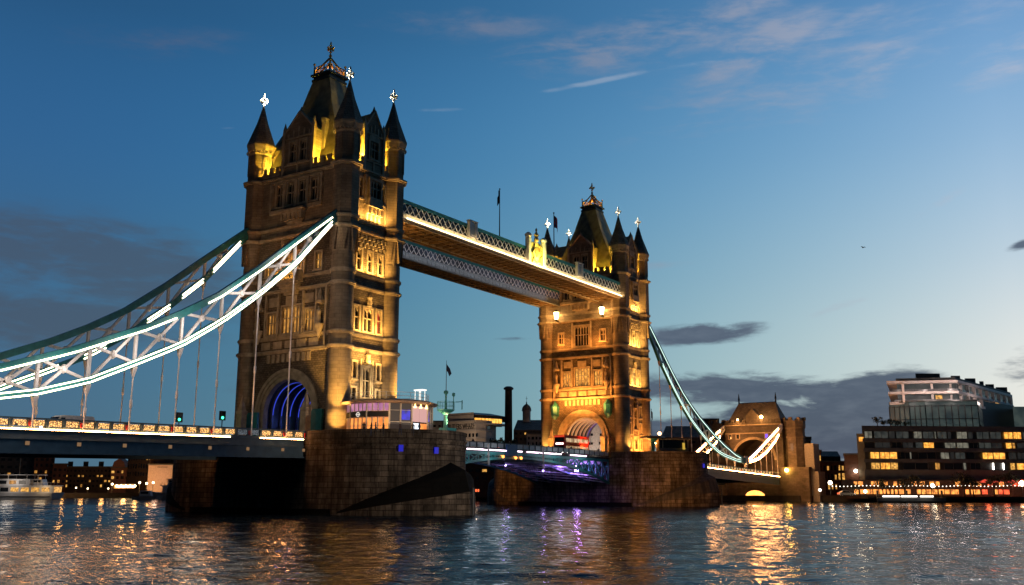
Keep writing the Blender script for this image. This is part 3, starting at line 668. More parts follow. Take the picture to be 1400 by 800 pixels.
    for s in (-1, 1):
        for u in (2.6, 5.3): fb(cv, FX, s*u-.17, s*u+.17, ZE+.3, ZC2-.4, 0, .30)
        fb(cv, FX, s*2.4-.17, s*2.4+.17, ZC1+.3, ZB-.4, 0, .26); fb(cv, FX, s*7.3-.2, s*7.3+.2, ZD, ZC2, 0, .3)
        fb(cv, FX, s*5.4-.2, s*5.4+.2, 45.6, 50.2, 0, .4)
    for u in (-2.5, 0, 2.5): fb(cv, FX, u-.24, u+.24, 45.4, 50.3, 0, .34)
    fb(cv, FX, -5.5, 5.5, 50.2, 50.5, 0, .3); fb(cv, FX, -5.5, 5.5, 45.2, 45.8, 0, .4)
    for i in range(3): fb(cv, FX, -3.6+i*3.6-1.1, -3.6+i*3.6+1.1, 30.5, 31.9, 0, .16)
    cv.build('carved_band', M_trim, t)
    # ---- oriel corbels and the little balcony
    co = MB()
    for i in range(5):
        z0 = 43.1+i*.38; fb(co, FX, -1.6-i*.18, 1.6+i*.18, z0, z0+.36, 0, .25+i*.22)
    for i in range(6): fb(co, FX, -2.0+i*.8-.2, -2.0+i*.8+.2, 43.6, 45.1, .2, 1.1)
    fb(co, FX, -2.6, 2.6, 45.0, 45.25, 0, 1.3)
    co.build('corbel', M_trim, t)
    if not inner:
        bc = MB(); fb(bc, FX, -2.3, 2.3, 33.8, 34.1, 0, 1.7)
        for i in range(4): fb(bc, FX, -1.9+i*.2, 1.9-i*.2, 33.8-.45*(i+1), 33.8-.45*i, 0, 1.5-i*.34)
        fb(bc, FX, -2.3, 2.3, 35.5, 35.7, 1.4, 1.7)
        for u in (-2.25, 2.1): fb(bc, FX, u, u+.15, 34.1, 35.5, 0, 1.7)
        bo = bc.build('balcony', M_trim, t)
        pp = MB(); fb(pp, FX, -2.1, 2.1, 34.1, 35.5, 1.45, 1.5); pp.build('pierced_panel', fretwork('balcony fretwork', (1, .42, .06), 1.3, 3.2), bo)
        gl = MB()
        for u in (-1.3, 1.9): p = fp(FX, u, 36.2, 1.55); gl.ball(p, .2, 8, 6); gl.rod((p[0], p[1], 35.7), (p[0], p[1], 36.05), .04)
        gl.build('balcony_lamp', E_lampw, bo)
    # ---- carved work on the narrow side
    cy = MB(); ct = MB()
    for row in range(3):
        for i in range(8):
            u = -3.15+i*.9+(.45 if row == 1 else 0)
            if u < 3.5: fb(ct, FY, u-.2, u+.2, 38.95+row*.62, 39.45+row*.62, 0, .28+.1*row)
    ct.build('corbel_table', M_trim, t); fb(cy, FY, -1.6, 1.6, 45.3, 45.6, 0, 1.1)
    for i in range(4):
        fb(cy, FY, -1.35+i*.9-.2, -1.35+i*.9+.2, 43.2, 44.2, 0, .5); fb(cy, FY, -1.35+i*.9-.2, -1.35+i*.9+.2, 44.2, 45.3, 0, .95)
    for s in (-1, 1):
        sf = MB(); fb(sf, FY, s*3.2-.22, s*3.2+.22, 43.1, 46.3, 0, .3); sf.build('wall_shaft', M_trim, t); sf = MB(); fb(sf, FY, s*1.75-.18, s*1.75+.18, 45.6, 50.3, 0, .45); sf.build('wall_shaft', M_trim, t)
        sf = MB(); fb(sf, FY, s*1.3-.1, s*1.3+.1, 12, 22, 0, .2); sf.build('wall_shaft', M_trim, t)
    cy.build('carved_bracket', M_trim, t)
    ori = MB(); fb(ori, FY, -1.5, 1.5, 45.6, 46.6, 0, 1.0); oo = ori.build('oriel', M_trim, t); oh = MB(); fb(oh, FY, -1.55, 1.55, 49.6, 49.9, 0, .95); oh.build('oriel_head', M_trim, oo)
    window(t, FY, 0, 46.85, 2.3, 2.7, .75, lights=3)
    so_ = MB()
    for u in (-1.46, 1.2): fb(so_, FY, u, u+.26, 46.6, 49.6, 0, .62)
    so_.build('oriel_pier', M_trim, oo)
    ss = MB(); statue(ss, FY, 0, 21.6, .35, 1.7); fb(ss, FY, -.4, .4, 21.2, 21.6, 0, .7); ss.build('statue', M_trim, t)
    s2 = MB(); statue(s2, FY, 0, 30.4, .3, 1.5); fb(s2, FY, -.3, .3, 30.1, 30.4, 0, .55); s2.build('statue', M_trim, t)
    for s in (-1, 1):
        s3 = MB(); statue(s3, FX, s*6.4, 27.0, .7, 2.6); p = fp(FX, s*6.4, 0, .55)
        s3.lathe(p[0], p[1], [(.15, 24.9), (.35, 25.6), (.55, 26.2), (.75, 26.7), (.75, 27.0)], 10); s3.lathe(p[0], p[1], [(.7, 30.0), (.75, 30.4), (.5, 30.6), (.05, 32.3)], 6)
        s3.build('statue', M_trim, t)
    # ---- green lamp housings and small buildings in the arch
    if inner:
        for s in (-1, 1):
            hb = MB(); p = fp(FX, s*6.75, 0, .75); hb.lathe(p[0], p[1], [(.25, 18.9), (.85, 19.7), (.95, 21.6), (1.05, 21.8), (.1, 23.0)], 6); hb.build('lamp_housing', M_teal, t)
        for s in (-1, 1):            # great wall lanterns below the walkways
            ln = MB(); p = fp(FX, s*5.9, 0, 1.3); ln.lathe(p[0], p[1], [(.25, 41.3), (.32, 41.7), (.2, 41.8)], 6); ln.bar(fp(FX, s*5.9, 41.4, 0), fp(FX, s*5.9, 41.4, 1.3), .22, .3)
            ln.lathe(p[0], p[1], [(.62, 43.4), (.15, 44.0)], 6); lo = ln.build('wall_lantern', M_dark, t)
            lg = MB(); lg.lathe(p[0], p[1], [(.36, 41.8), (.60, 43.4)], 6); lg.build('lantern_glass', E_lamp, lo)
    for s in ((-1, 1) if not inner else (1,)):
        sc_ = MB(); fb(sc_, FX, s*5.2, s*8.0 if not inner else s*3.4, ROAD, 14.6, .5, .9) if not inner else sc_.box(-2, 1, -4.6, -3.2, ROAD, 14.4)
        sc_.build('side_screen', M_teal, t)
    for s in (-1, 1):
        gp = MB(); p = fp(FX, s*6.6, 0, 2.6); gp.lathe(p[0], p[1], [(.75, ROAD), (.75, 14.2), (.85, 14.3), (.85, 14.7), (.6, 14.8), (.05, 17.0)], 4, PI/4)
        gp.build('gate_pier', M_trim, t)
    return t
E_warmdim = emis('pale warm arch light', (1, .62, .42), .8)
def fretwork(name, col, strength, scale, dark=(.03, .025, .02)):
    """ironwork pattern whose lit look is put in as emission"""
    m, nt, b = newmat(name); L = nt.links
    tc = nt.nodes.new('ShaderNodeTexCoord'); v = nt.nodes.new('ShaderNodeTexVoronoi'); v.feature = 'DISTANCE_TO_EDGE'; v.inputs['Scale'].default_value = scale
    L.new(tc.outputs['Object'], v.inputs['Vector'])
    r = nt.nodes.new('ShaderNodeValToRGB'); L.new(v.outputs[0], r.inputs[0]); r.color_ramp.elements[0].position = .08; r.color_ramp.elements[1].position = .16
    r.color_ramp.elements[0].color = (0, 0, 0, 1); r.color_ramp.elements[1].color = (*col, 1)
    L.new(r.outputs[0], b.inputs['Emission Color']); b.inputs['Emission Strength'].default_value = strength; b.inputs['Base Color'].default_value = (*dark, 1)
    return m
build_tower('taller looking, nearer gothic bridge tower with dark road arch and chains on its river side', 0, 0, -1, -1, False)
build_tower('farther gothic bridge tower glowing orange, with wall lanterns under the walkways', LX, PI, 1, 1, True)

# floodlights that light the towers: on the ledges, behind the parapets and at the turret feet
GOLD = (1, .56, .13); DEEP = (1, .36, .06); YEL = (1, .66, .05); WARM = (1, .72, .36)
def tower_lights(cx, near):
    k = 1.0
    def up_area(z, e, col=GOLD, out=1.0, w=6.0, h=5.0, back=-.9):
        lamp('AREA', 'ledge_flood', (cx, -(YF+out), z), e, col, (cx, -(YF+back*.0)-.0, z+h), w, .25)
    up_area(ZE+.5, 900 if near else 1150, w=5.6); up_area(ZC1+.45, 1000 if near else 1250, w=5.6, h=5); up_area(ZB2+.45, 900 if near else 900, w=5.4, h=5)
    up_area(ZC2-2.0, 60, w=5, h=2.5, out=.9)
    if near:
        lamp('AREA', 'ledge_flood', (cx, -(YF+1.6), 16.6), 420, WARM, (cx, -YF, 21.5), 5, .3)
        lamp('AREA', 'ledge_flood', (cx, -(YF+1.2), 21.6), 800, GOLD, (cx, -YF, 25), 5.5, .25)
        lamp('SPOT', 'turret_flood', (cx-TA-5.0, -TB-5.0, 11.4), 10000, GOLD, (cx-TA, -TB, 13.6), .2, angle=30, blend=.7)
        lamp('SPOT', 'turret_flood', (cx-TA-5.0, -TB-5.0, 11.4), 22000, GOLD, (cx-TA-.1, -TB, 20.0), .2, angle=42, blend=.6)
        lamp('SPOT', 'broad_face_fill', (cx-24, -8.9, 11.2), 7500, (1, .50, .20), (cx-XF, 1, 38), .4, angle=60, blend=1.0)  # unseen fill spot added to warm the broad face
        lamp('SPOT', 'turret_flood', (cx-TA+3.2, -TB-3.0, 16.6), 3200, GOLD, (cx-TA+.4, -TB, 21), .2, angle=60, blend=.7)
        lamp('SPOT', 'turret_flood', (cx+TA+2.6, -TB-4.5, 16.2), 8000, GOLD, (cx+TA, -TB, 20), .2, angle=60, blend=.7)
        lamp('POINT', 'balcony_glow', (cx-XF-2.2, .4, 37.0), 260, DEEP, size=.3)
    else:
        lamp('AREA', 'ledge_flood', (cx, -(YF+2.4), 11.8), 2600, DEEP, (cx, -YF, 17.5), 6, .3)
        lamp('SPOT', 'turret_flood', (cx-TA-.3, -TB-4.0, 11.6), 5200, GOLD, (cx-TA, -TB, 15.5), .2, angle=55, blend=.8)
        lamp('SPOT', 'turret_flood', (cx+TA+.8, -TB-4.0, 11.6), 4200, GOLD, (cx+TA, -TB, 17), .2, angle=60, blend=.8)
        lamp('SPOT', 'turret_flood', (cx-TA-4, TB-.5, 11.0), 7000, GOLD, (cx-TA, TB-.4, 17), .2, angle=50, blend=.8)
        lamp('SPOT', 'turret_flood', (cx-TA-4, -TB+.5, 11.0), 2500, DEEP, (cx-TA, -TB+.4, 20), .2, angle=50, blend=.8)
        for s in (-1, 1):
            lamp('POINT', 'lantern_light', (cx-XF-1.5, s*5.9, 42.6), 1700, (1, .46, .11), size=.35)
            lamp('AREA', 'ledge_flood', (cx-XF-1.4, s*4.6, ZC1+.5), 420, DEEP, (cx-XF, s*4.6, 38), 4, .3)
        lamp('AREA', 'ledge_flood', (cx-XF-3.5, 0, 21.0), 4200, DEEP, (cx-XF, 0, 28), 12, .3)
        lamp('AREA', 'road_flood', (cx-XF-6, 0, 12.0), 3400, DEEP, (cx-XF, 0, 19), 12, .3)
    lamp('SPOT', 'narrow_face_fill', (cx+(1 if near else -3), -24.6, 11.6), 24000 if near else 26000, (1, .52, .20), (cx, -YF, 44), .4, angle=46, blend=1.0)  # unseen fill spot added to lift the upper narrow face and turrets
    for sy in (-1, 1): lamp('SPOT', 'cross_flood', (cx-6.4, sy*3.0, 60.6), 15000, (1, .95, .80), (cx-TA, sy*TB, 65.8), .1, angle=14, blend=.4)
    # yellow floods behind the parapets
    for sx in (-1, 1):
        for sy in (-1, 1):
            e = 20000
            lamp('POINT', 'roof_flood', (cx+sx*5.0, sy*5.7, 52.0), e, YEL, size=.25)
            lamp('POINT', 'roof_flood', (cx+sx*3.2, sy*9.3, 52.4), e*.5, YEL, size=.2)
            lamp('SPOT', 'cross_flood', (cx+sx*2.75, sy*1.2, 66.8), 24000, (1, .95, .80), (cx+sx*TA, sy*TB, 65.7), .1, angle=16, blend=.4)
    lamp('POINT', 'cresting_light', (cx, 0, 70.2), 260, GOLD, size=.2)
    lamp('POINT', 'arch_glow', (cx-2, 2.5, 13.5), 100 if near else 120, (.12, .2, 1) if near else (1, .5, .3), size=.3)
tower_lights(0, True); tower_lights(LX, False)
# ------------------------------------------------------------------ suspension chains
def interp(tab, x):
    for (a, b_), (c, d) in zip(tab, tab[1:]):
        if x <= c or (c, d) == tab[-1]: return b_+(d-b_)*(x-a)/(c-a)
TOPC = [(6.9, 43.2), (7.7, 42.6), (15.3, 36.55), (21, 31.9), (27.2, 27.3), (32.5, 24.2), (37.4, 21.75), (46.3, 18.0), (54, 15.3), (62, 13.0), (68.5, 11.9), (70.6, 11.6)]
BOTC = [(6.9, 42.2), (8.4, 40.9), (14.7, 33.9), (20.7, 28.7), (26.7, 24.1), (32.5, 20.4), (38.6, 17.5), (44.2, 14.95), (50, 13.2), (54, 12.45), (62, 11.5), (68.5, 11.1), (70.6, 11.2)]
SHT = [(70.6, 11.5), (73, 12.0), (80, 14.4), (88, 17.5), (96, 20.6), (104, 23.4)]
SHB = [(70.6, 11.3), (73, 11.2), (80, 12.2), (88, 14.5), (96, 18.0), (104, 22.6)]
HANG = [14.7, 20.7, 26.7, 32.5, 38.6, 44.2, 50.0, 56.0, 62.0]
def spans_lit(tab, segs, y, dz, sgn, base, h, name, mat, parent, off):
    for a, b_ in segs:
        n = max(2, int((b_-a)/2)); pts = [(base+sgn*(a+(b_-a)*i/n), y+off, interp(tab, a+(b_-a)*i/n)+dz) for i in range(n+1)]
        s = MB(); s.path(pts, .06, h); s.build(name, mat, parent)
def chain(label, base, sgn, y, deck, top_lit, bot_lit, smat, short=False, face=-1):
    t = thing('suspension_chain', label, 'suspension chain', (0, 0, 0), group='trussed suspension chains')
    def P(tab, x): return (base+sgn*x, y, interp(tab, x))
    for nm, tab, h in (('top_chord', TOPC, .85), ('bottom_chord', BOTC, .80)):
        c = MB(); xs = [r[0] for r in tab]; c.path([P(tab, x) for x in xs], .62, h); o = c.build(nm, M_teal, t)
        if nm == 'top_chord': spans_lit(TOPC, top_lit, y, -.26, sgn, base, .17, 'light_strip', smat, o, face*.35)
        else:
            spans_lit(BOTC, bot_lit, y, .26, sgn, base, .13, 'light_strip', smat, o, face*.35); spans_lit(BOTC, bot_lit, y, -.24, sgn, base, .15, 'light_strip', smat, o, face*.35)
    nodes = [9.5]+HANG+[68.0]
    for i, x in enumerate(HANG):
        w = MB(); w.bar(P(BOTC, x), P(TOPC, x), .30, .34); w.build('post', M_white, t)
    for a, b_ in zip(nodes, nodes[1:]):
        d = MB(); A0, A1, B0, B1 = P(BOTC, a), P(TOPC, a), P(BOTC, b_), P(TOPC, b_)
        d.bar(A0, B1, .26, .32); 
        m_ = [(A0[i]+B1[i]+A1[i]+B0[i])/4 for i in range(3)]
        d.bar(A1, m_, .26, .32); d.bar(m_, B0, .26, .32); d.lathe(m_[0], m_[1], [(.10, m_[2]-.5), (.38, m_[2]-.25), (.38, m_[2]+.25), (.10, m_[2]+.5)], 8)
        d.build('cross_brace', M_white, t)
    for x in HANG:
        h = MB(); zt = interp(BOTC, x)-.4; zb = deck(x)+.1; X = base+sgn*x
        h.lathe(X, y, [(.10, zt-1.3), (.30, zt-.6), (.42, zt)], 4, PI/4)
        h.rod((X, y, zb), (X, y, zt-1.2), .085, 8); zm = (zb+zt)/2-.6
        if zt-zb > 4: h.lathe(X, y, [(.09, zm-.5), (.16, zm-.4), (.16, zm+.4), (.09, zm+.5)], 8)
        h.build('hanger_rod', M_white, t, smooth=True)
    if short:
        for nm, tab in (('short_top_chord', SHT), ('short_bottom_chord', SHB)):
            c = MB(); c.path([P(tab, r[0]) for r in tab], .62, .7); o = c.build(nm, M_white, t)
            spans_lit(tab, [(72.5, 99.5)], y, .15, sgn, base, .34, 'light_strip', E_pink, o, face*.35); spans_lit(tab, [(72.5, 99.5)], y, -.2, sgn, base, .2, 'light_strip', E_pink, o, face*.35)
        d = MB(); xs = [73, 78, 83, 88, 93, 98]
        for a, b_ in zip(xs, xs[1:]): d.bar(P(SHB, a), P(SHT, b_), .16, .22); d.bar(P(SHT, a), P(SHB, b_), .16, .22); d.bar(P(SHB, a), P(SHT, a), .16, .22)
        d.build('short_cross_brace', M_white, t)
        for x in (78, 83, 88, 93, 98):
            h = MB(); h.rod((base+sgn*x, y, deck(x)+.1), P(SHB, x), .08, 6); h.build('hanger_rod', M_white, t)
        pn = MB(); p = P(SHT, 70.6); pn.lathe(p[0], p[1], [(.45, 9.5), (.5, 10.2), (1.0, 10.8), (1.0, 12.0), (.5, 12.7)], 12); pn.rod((p[0], y-.6, 11.4), (p[0], y+.6, 11.4), .75, 16); pn.build('pin_joint', M_white, t)
    return t
def deckN(x): return 10.15-.0155*(x-10.5)
def deckS(x): return 10.15-.029*(x-10.5)
chain('white lit trussed chain sweeping in front of the nearer tower from its near turret', 0, -1, -TB, deckN, [(8, 29), (33.5, 70)], [(8, 70)], E_stripg)
chain('mostly unlit teal trussed chain rising behind the lit one to the nearer tower', 0, -1, TB, deckN, [(70, 70.5)], [(8.5, 13.3), (15, 18.5), (20.5, 24), (30, 33), (36.5, 46)], E_strip)
chain('green edged chain falling from the farther tower to its white pin joint near the bank', LX, 1, -TB, deckS, [(9, 66)], [(16, 66)], emis('soft green white strip', (.72, 1, .88), 1.6), True)
chain('far pink lit chain seen behind the green edged one beyond the farther tower', LX, 1, TB, deckS, [(50, 66)], [(50, 66)], E_pink, True)
for x in (30, 42, 54, 64): lamp('POINT', 'chain_fill', (LX+x, -TB-1.5, interp(BOTC, x)+1), 60, (1, .80, .42), size=.8)  # lamps without fixtures, added to warm the chain members

for x in (16, 24, 32, 40, 48, 56):
    lamp('POINT', 'chain_fill', (-x, -TB-2.6, (interp(BOTC, x)+interp(TOPC, x))/2), 480, (1, .86, .76), size=1.5)  # lamps without fixtures, added to brighten the lattice between the strips
# ------------------------------------------------------------------ side spans
M_panelfw = fretwork('parapet panel with painted glow', (1, .52, .16), 1.7, 4.2, (.10, .09, .08))  # the strip's gold light on the panels is put in as emission
M_panelfar = fretwork('parapet panel with painted glow far', (1, .70, .32), 1.1, 4.2, (.10, .09, .08))
def side_span(label, base, sgn, x1, deck, pan, shown, dark_from=None, lampd=None):
    t = thing('side_span', label, 'bridge span', (0, 0, 0), group='side spans of the bridge')
    x0 = 10.9; X = lambda x: base+sgn*x
    def slab(nm, y0, y1, dz0, dz1, mat, a=x0, b_=x1, parent=t):
        m_ = MB(); (a_, b2) = (a, b_)
        q = [(X(a_), y0, deck(a_)+dz0), (X(b2), y0, deck(b2)+dz0), (X(b2), y0, deck(b2)+dz1), (X(a_), y0, deck(a_)+dz1)]
        m_.extr(q, (0, y1-y0, 0)); return m_.build(nm, mat, parent)
    slab('road_slab', -8.6, 8.6, -.5, 0, M_asph)
    for s in (-1, 1):
        slab('girder', s*8.6, s*8.9, -2.6, -.25, M_tealD)
        slab('girder_flange', s*8.55, s*9.15, -2.62, -2.45, M_tealD); slab('girder_flange', s*8.9, s*9.05, -1.15, -1.0, M_tealD)
        slab('parapet_base', s*8.75, s*9.05, -.25, .1, M_tealD); slab('parapet_rail', s*8.78, s*9.08, .92, 1.08, M_tealD)
        for z in (-1.9,): pass
        l = MB(); pts = [(X(x), s*9.12, deck(x)-.10) for x in (x0, (x0+x1)/2, x1)]
        segs = [(x0+.3, 18.8), (23.8, x1)] if lampd else [(x0, x1)]
        for a, b_ in segs:
            l = MB(); l.path([(X(a), s*9.12, deck(a)-.12), (X(b_), s*9.12, deck(b_)-.12)], .10, .09); l.build('light_strip', E_pink, t)
            lg = MB(); lg.path([(X(a), s*9.0, deck(a)-.20), (X(b_), s*9.0, deck(b_)-.20)], .26, .05); lg.build('light_ledge', M_tealD, t)  # lip added to keep the strip's light off the girder below
    for i in range(1, 12):
        x = x0+(x1-x0)*i/12; m_ = MB(); m_.box(X(x)-.25, X(x)+.25, -8.5, 8.5, deck(x)-2.2, deck(x)-.52); m_.build('cross_girder', M_tealD, t)
    # patterned parapet panels, three to a bay, with posts and red shields at the hangers
    bays = [x0]+[h-.0 for h in HANG if h > x0]+([68.0, 73.0, 78, 83, 88, 93] if x1 > 90 else [])
    bays = [b_ for b_ in bays if b_ <= shown]
    for a, b_ in zip(bays, bays[1:]):
        k = max(1, round((b_-a)/2.0)); w = (b_-a)/k
        for i in range(k):
            c0 = a+w*i+.18; c1 = a+w*(i+1)-.18
            if lampd and 18.8 < (c0+c1)/2 < 22.5: mt = M_paneldim
            else: mt = pan
            m_ = MB(); m_.extr([(X(c0+.1), -8.86, deck(c0)+.22), (X(c1-.1), -8.86, deck(c1)+.22), (X(c1-.1), -8.86, deck(c1)+.84), (X(c0+.1), -8.86, deck(c0)+.84)], (0, -.06, 0)); po = m_.build('parapet_panel', mt, t)
        for i in range(k):
            x = a+w*i; m_ = MB(); d = .17 if i else .27
            m_.box(X(x)-d, X(x)+d, -9.06, -8.76, deck(x)+.1, deck(x)+(1.0 if i else 1.05)); m_.build('parapet_post', M_tealD, t)
        s_ = MB(); z = deck(a)+.45; s_.extr([(X(a)-.17, -9.07, z+.3), (X(a)+.17, -9.07, z+.3), (X(a)+.17, -9.07, z-.05), (X(a), -9.07, z-.27), (X(a)-.17, -9.07, z-.05)], (0, -.07, 0)); s_.build('shield', M_red, t)
        if lampd:
            q = MB(); q.box(X(a)-.22, X(a)+.22, -8.93, -9.0, deck(a)-1.75, deck(a)-1.35); q.build('girder_lamp', E_glim, t)
    return t
E_glim = emis('dim girder lamp', (1, .55, .25), .22)
M_paneldim = fretwork('parapet panel with faint painted glow', (.55, .66, .75), .25, 4.2, (.05, .06, .07))  # where the strip breaks off, a fainter glow is put in
side_span('side span with gold lit parapet, crossing in front at the nearer pier', 0, -1, 92, deckN, M_panelfw, 64, lampd=True)
side_span('side span between the farther pier and the bank gatehouse', LX, 1, 100.5, deckS, M_panelfar, 99)

# ------------------------------------------------------------------ opening spans
M_glassrail = paint('pale grey railing panel', (.42, .38, .38), .5, var=.25, scale=1.5)
def leaf(label, base, sgn, strips):
    t = thing('bascule_leaf', label, 'bridge span', (0, 0, 0), group='opening leaves of the bridge')
    XM = LX/2; H = XM-10.9; X = lambda d: base+sgn*(10.9+d)
    zr = lambda d: 10.15+.22*math.sin(PI/2*d/H); zb = lambda d: 9.05-4.3*(1-d/H)**2
    N = 12; D = [H*i/N for i in range(N+1)]
    r = MB()
    for a, b_ in zip(D, D[1:]): r.extr([(X(a), -8.7, zr(a)-.45), (X(b_), -8.7, zr(b_)-.45), (X(b_), -8.7, zr(b_)), (X(a), -8.7, zr(a))], (0, 17.4, 0))
    r.build('road_slab', M_asph, t)
    for j, y in enumerate((-8.8, -4.2, 4.2, 8.8)):
        g = MB(); mt = M_teal if j in (0, 3) else M_tealD
        g.path([(X(d), y, zb(d)) for d in D], .5, .42); g.path([(X(d), y, zr(d)-.75) for d in D], .4, .5)
        for i, (a, b_) in enumerate(zip(D, D[1:])):
            zt0, zt1 = zr(a)-.9, zr(b_)-.9
            if zt0-zb(a) > .5:
                g.bar((X(a), y, zb(a)), (X(a), y, zt0), .18, .25); g.bar((X(a), y, zt0), (X(b_), y, zb(b_)), .14, .2); g.bar((X(a), y, zb(a)), (X(b_), y, zt1), .14, .2)
        g.build('arched_girder', mt, t)
    for i in range(1, N+1):
        d = D[i]; f = MB(); f.box(X(d)-.12, X(d)+.12, -8.5, 8.5, max(zb(d)+.1, zr(d)-1.6), zr(d)-.47); f.build('floor_beam', M_rails, t)
    br = MB()
    for a, b_ in zip(D[:-2], D[1:-1]):
        for y0, y1 in ((-8.5, -4.4), (-4.0, 4.0), (4.4, 8.5)):
            br.bar((X(a), y0, zb(a)+.1), (X(b_), y1, zb(b_)+.1), .18, .22)
    br.build('sway_brace', M_rails, t)
    for s in (-1, 1):
        ra = MB(); ra.path([(X(d), s*8.95, zr(d)+1.12) for d in D], .16, .10); ra.path([(X(d), s*8.95, zr(d)+.12) for d in D], .2, .2)
        ra.build('hand_rail', M_dark, t)
        if s < 0:
            n = 16
            for i in range(n):
                a, b_ = H*i/n+.14, H*(i+1)/n-.14; p = MB(); p.extr([(X(a), s*8.95, zr(a)+.26), (X(b_), s*8.95, zr(b_)+.26), (X(b_), s*8.95, zr(b_)+1.02), (X(a), s*8.95, zr(a)+1.02)], (0, .05, 0)); p.build('railing_panel', M_glassrail, t)
                q = MB(); q.box(X(H*i/n)-.07, X(H*i/n)+.07, s*8.90, s*9.05, zr(a)+.1, zr(a)+1.1); q.build('railing_post', M_dark, t)
        for a, b_ in (strips if s < 0 else []):
            l = MB(); l.path([(X(a+(b_-a)*i/4), s*9.12, zr(a+(b_-a)*i/4)-.18) for i in range(5)], .08, .20); l.build('light_strip', E_pinkv, t)
    return t
M_rails = paint('pale under deck steel', (.40, .38, .42), .5, var=.25)
E_pinkv = emis('pink violet strip', (1, .78, .95), 5.0)
for x in (24, 34, 55, 66): lamp('POINT', 'girder_fill', (x, -11.0, 9.2), 240, (.80, .95, 1), size=2.5)  # unseen fill lamps added outside the leaves to brighten the girders
leaf('opening leaf on the nearer pier side, with continuous pink strip', 0, 1, [(1, 33)])
leaf('opening leaf on the farther pier side, violet lit underneath', LX, -1, [(20, 32.5), (10, 16.5)])
cbx = MB(); cbx.box(38.6, 42.0, -9.3, -9.06, 9.3, 11.3); cb = cbx.build('centre_control_panel', M_blue); tag(cb, 'dark blue panel hung where the two opening leaves meet', 'panel')
for i, (x, z) in enumerate(((37.3, 9.1), (41.4, 9.0), (43.2, 9.0))):
    nl = MB(); nl.ball((x, -9.35, z), .26, 10, 6); nl.bar((x, -9.3, z), (x, -8.9, z+.25), .1); o = nl.build('navigation_light', emis('orange navigation light', (1, .30, .06), 4.0))
    tag(o, ['orange navigation light left of the blue panel under the bridge middle', 'orange navigation light directly under the blue panel, left of its pair', 'orange navigation light directly under the blue panel, right of its pair'][i], 'navigation light', 'orange navigation lights under the span')
E_purpled = emis('dim violet lamp', (.50, .32, 1.0), 10.0)
for i, (x, y, z) in enumerate(((62, -6.5, 8.3), (68.5, -6.5, 7.4), (16.5, -6.5, 7.4), (21, -6.5, 8.0), (66, 0, 7.2), (58, 4, 8.2))):
    v = MB(); v.ball((x, y, z), .42 if i == 1 else .20, 8, 6); v.bar((x, y, z), (x, y, z+.8), .08); o = v.build('violet_floodlight', E_purple if i in (0, 1) else E_purpled)
    tag(o, ['violet floodlight inside the girder below the two strips, left one', 'violet floodlight inside the girder nearest the farther pier', 'violet floodlight in the girder beside the nearer pier', 'second violet floodlight in the girder from the nearer pier', 'violet floodlight under the roadway deep beside the farther pier', 'violet floodlight under the roadway toward the middle of the river'][i], 'floodlight', 'violet floodlights under the leaves')
    lamp('POINT', 'violet_light', (x, y, z-.5), 120 if i in (4, 5) else 45, (.48, .34, 1.0), size=.25)
for i, (px, py0, py1) in enumerate(((668, 612, 634), (743, 617, 640))):
    p0 = onplane(1, -10.2, px, py0); p1 = onplane(1, -10.2, px, py1+2)
    r = MB(); r.rod(p1, p0+Vector((0, 0, .6)), .17, 8); r.bar((p0.x, -10.2, p0.z-.3), (p0.x, -9.0, p0.z-.3), .12); r.bar((p0.x, -10.2, p1.z+.4), (p0.x, -8.9, p1.z+.4), .12); o = r.build('fender_pole', M_white)
    tag(o, ['white upright pole fixed outside the railing, nearer leaf', 'white upright pole fixed outside the railing, farther leaf'][i], 'pole', 'white poles on the railing')

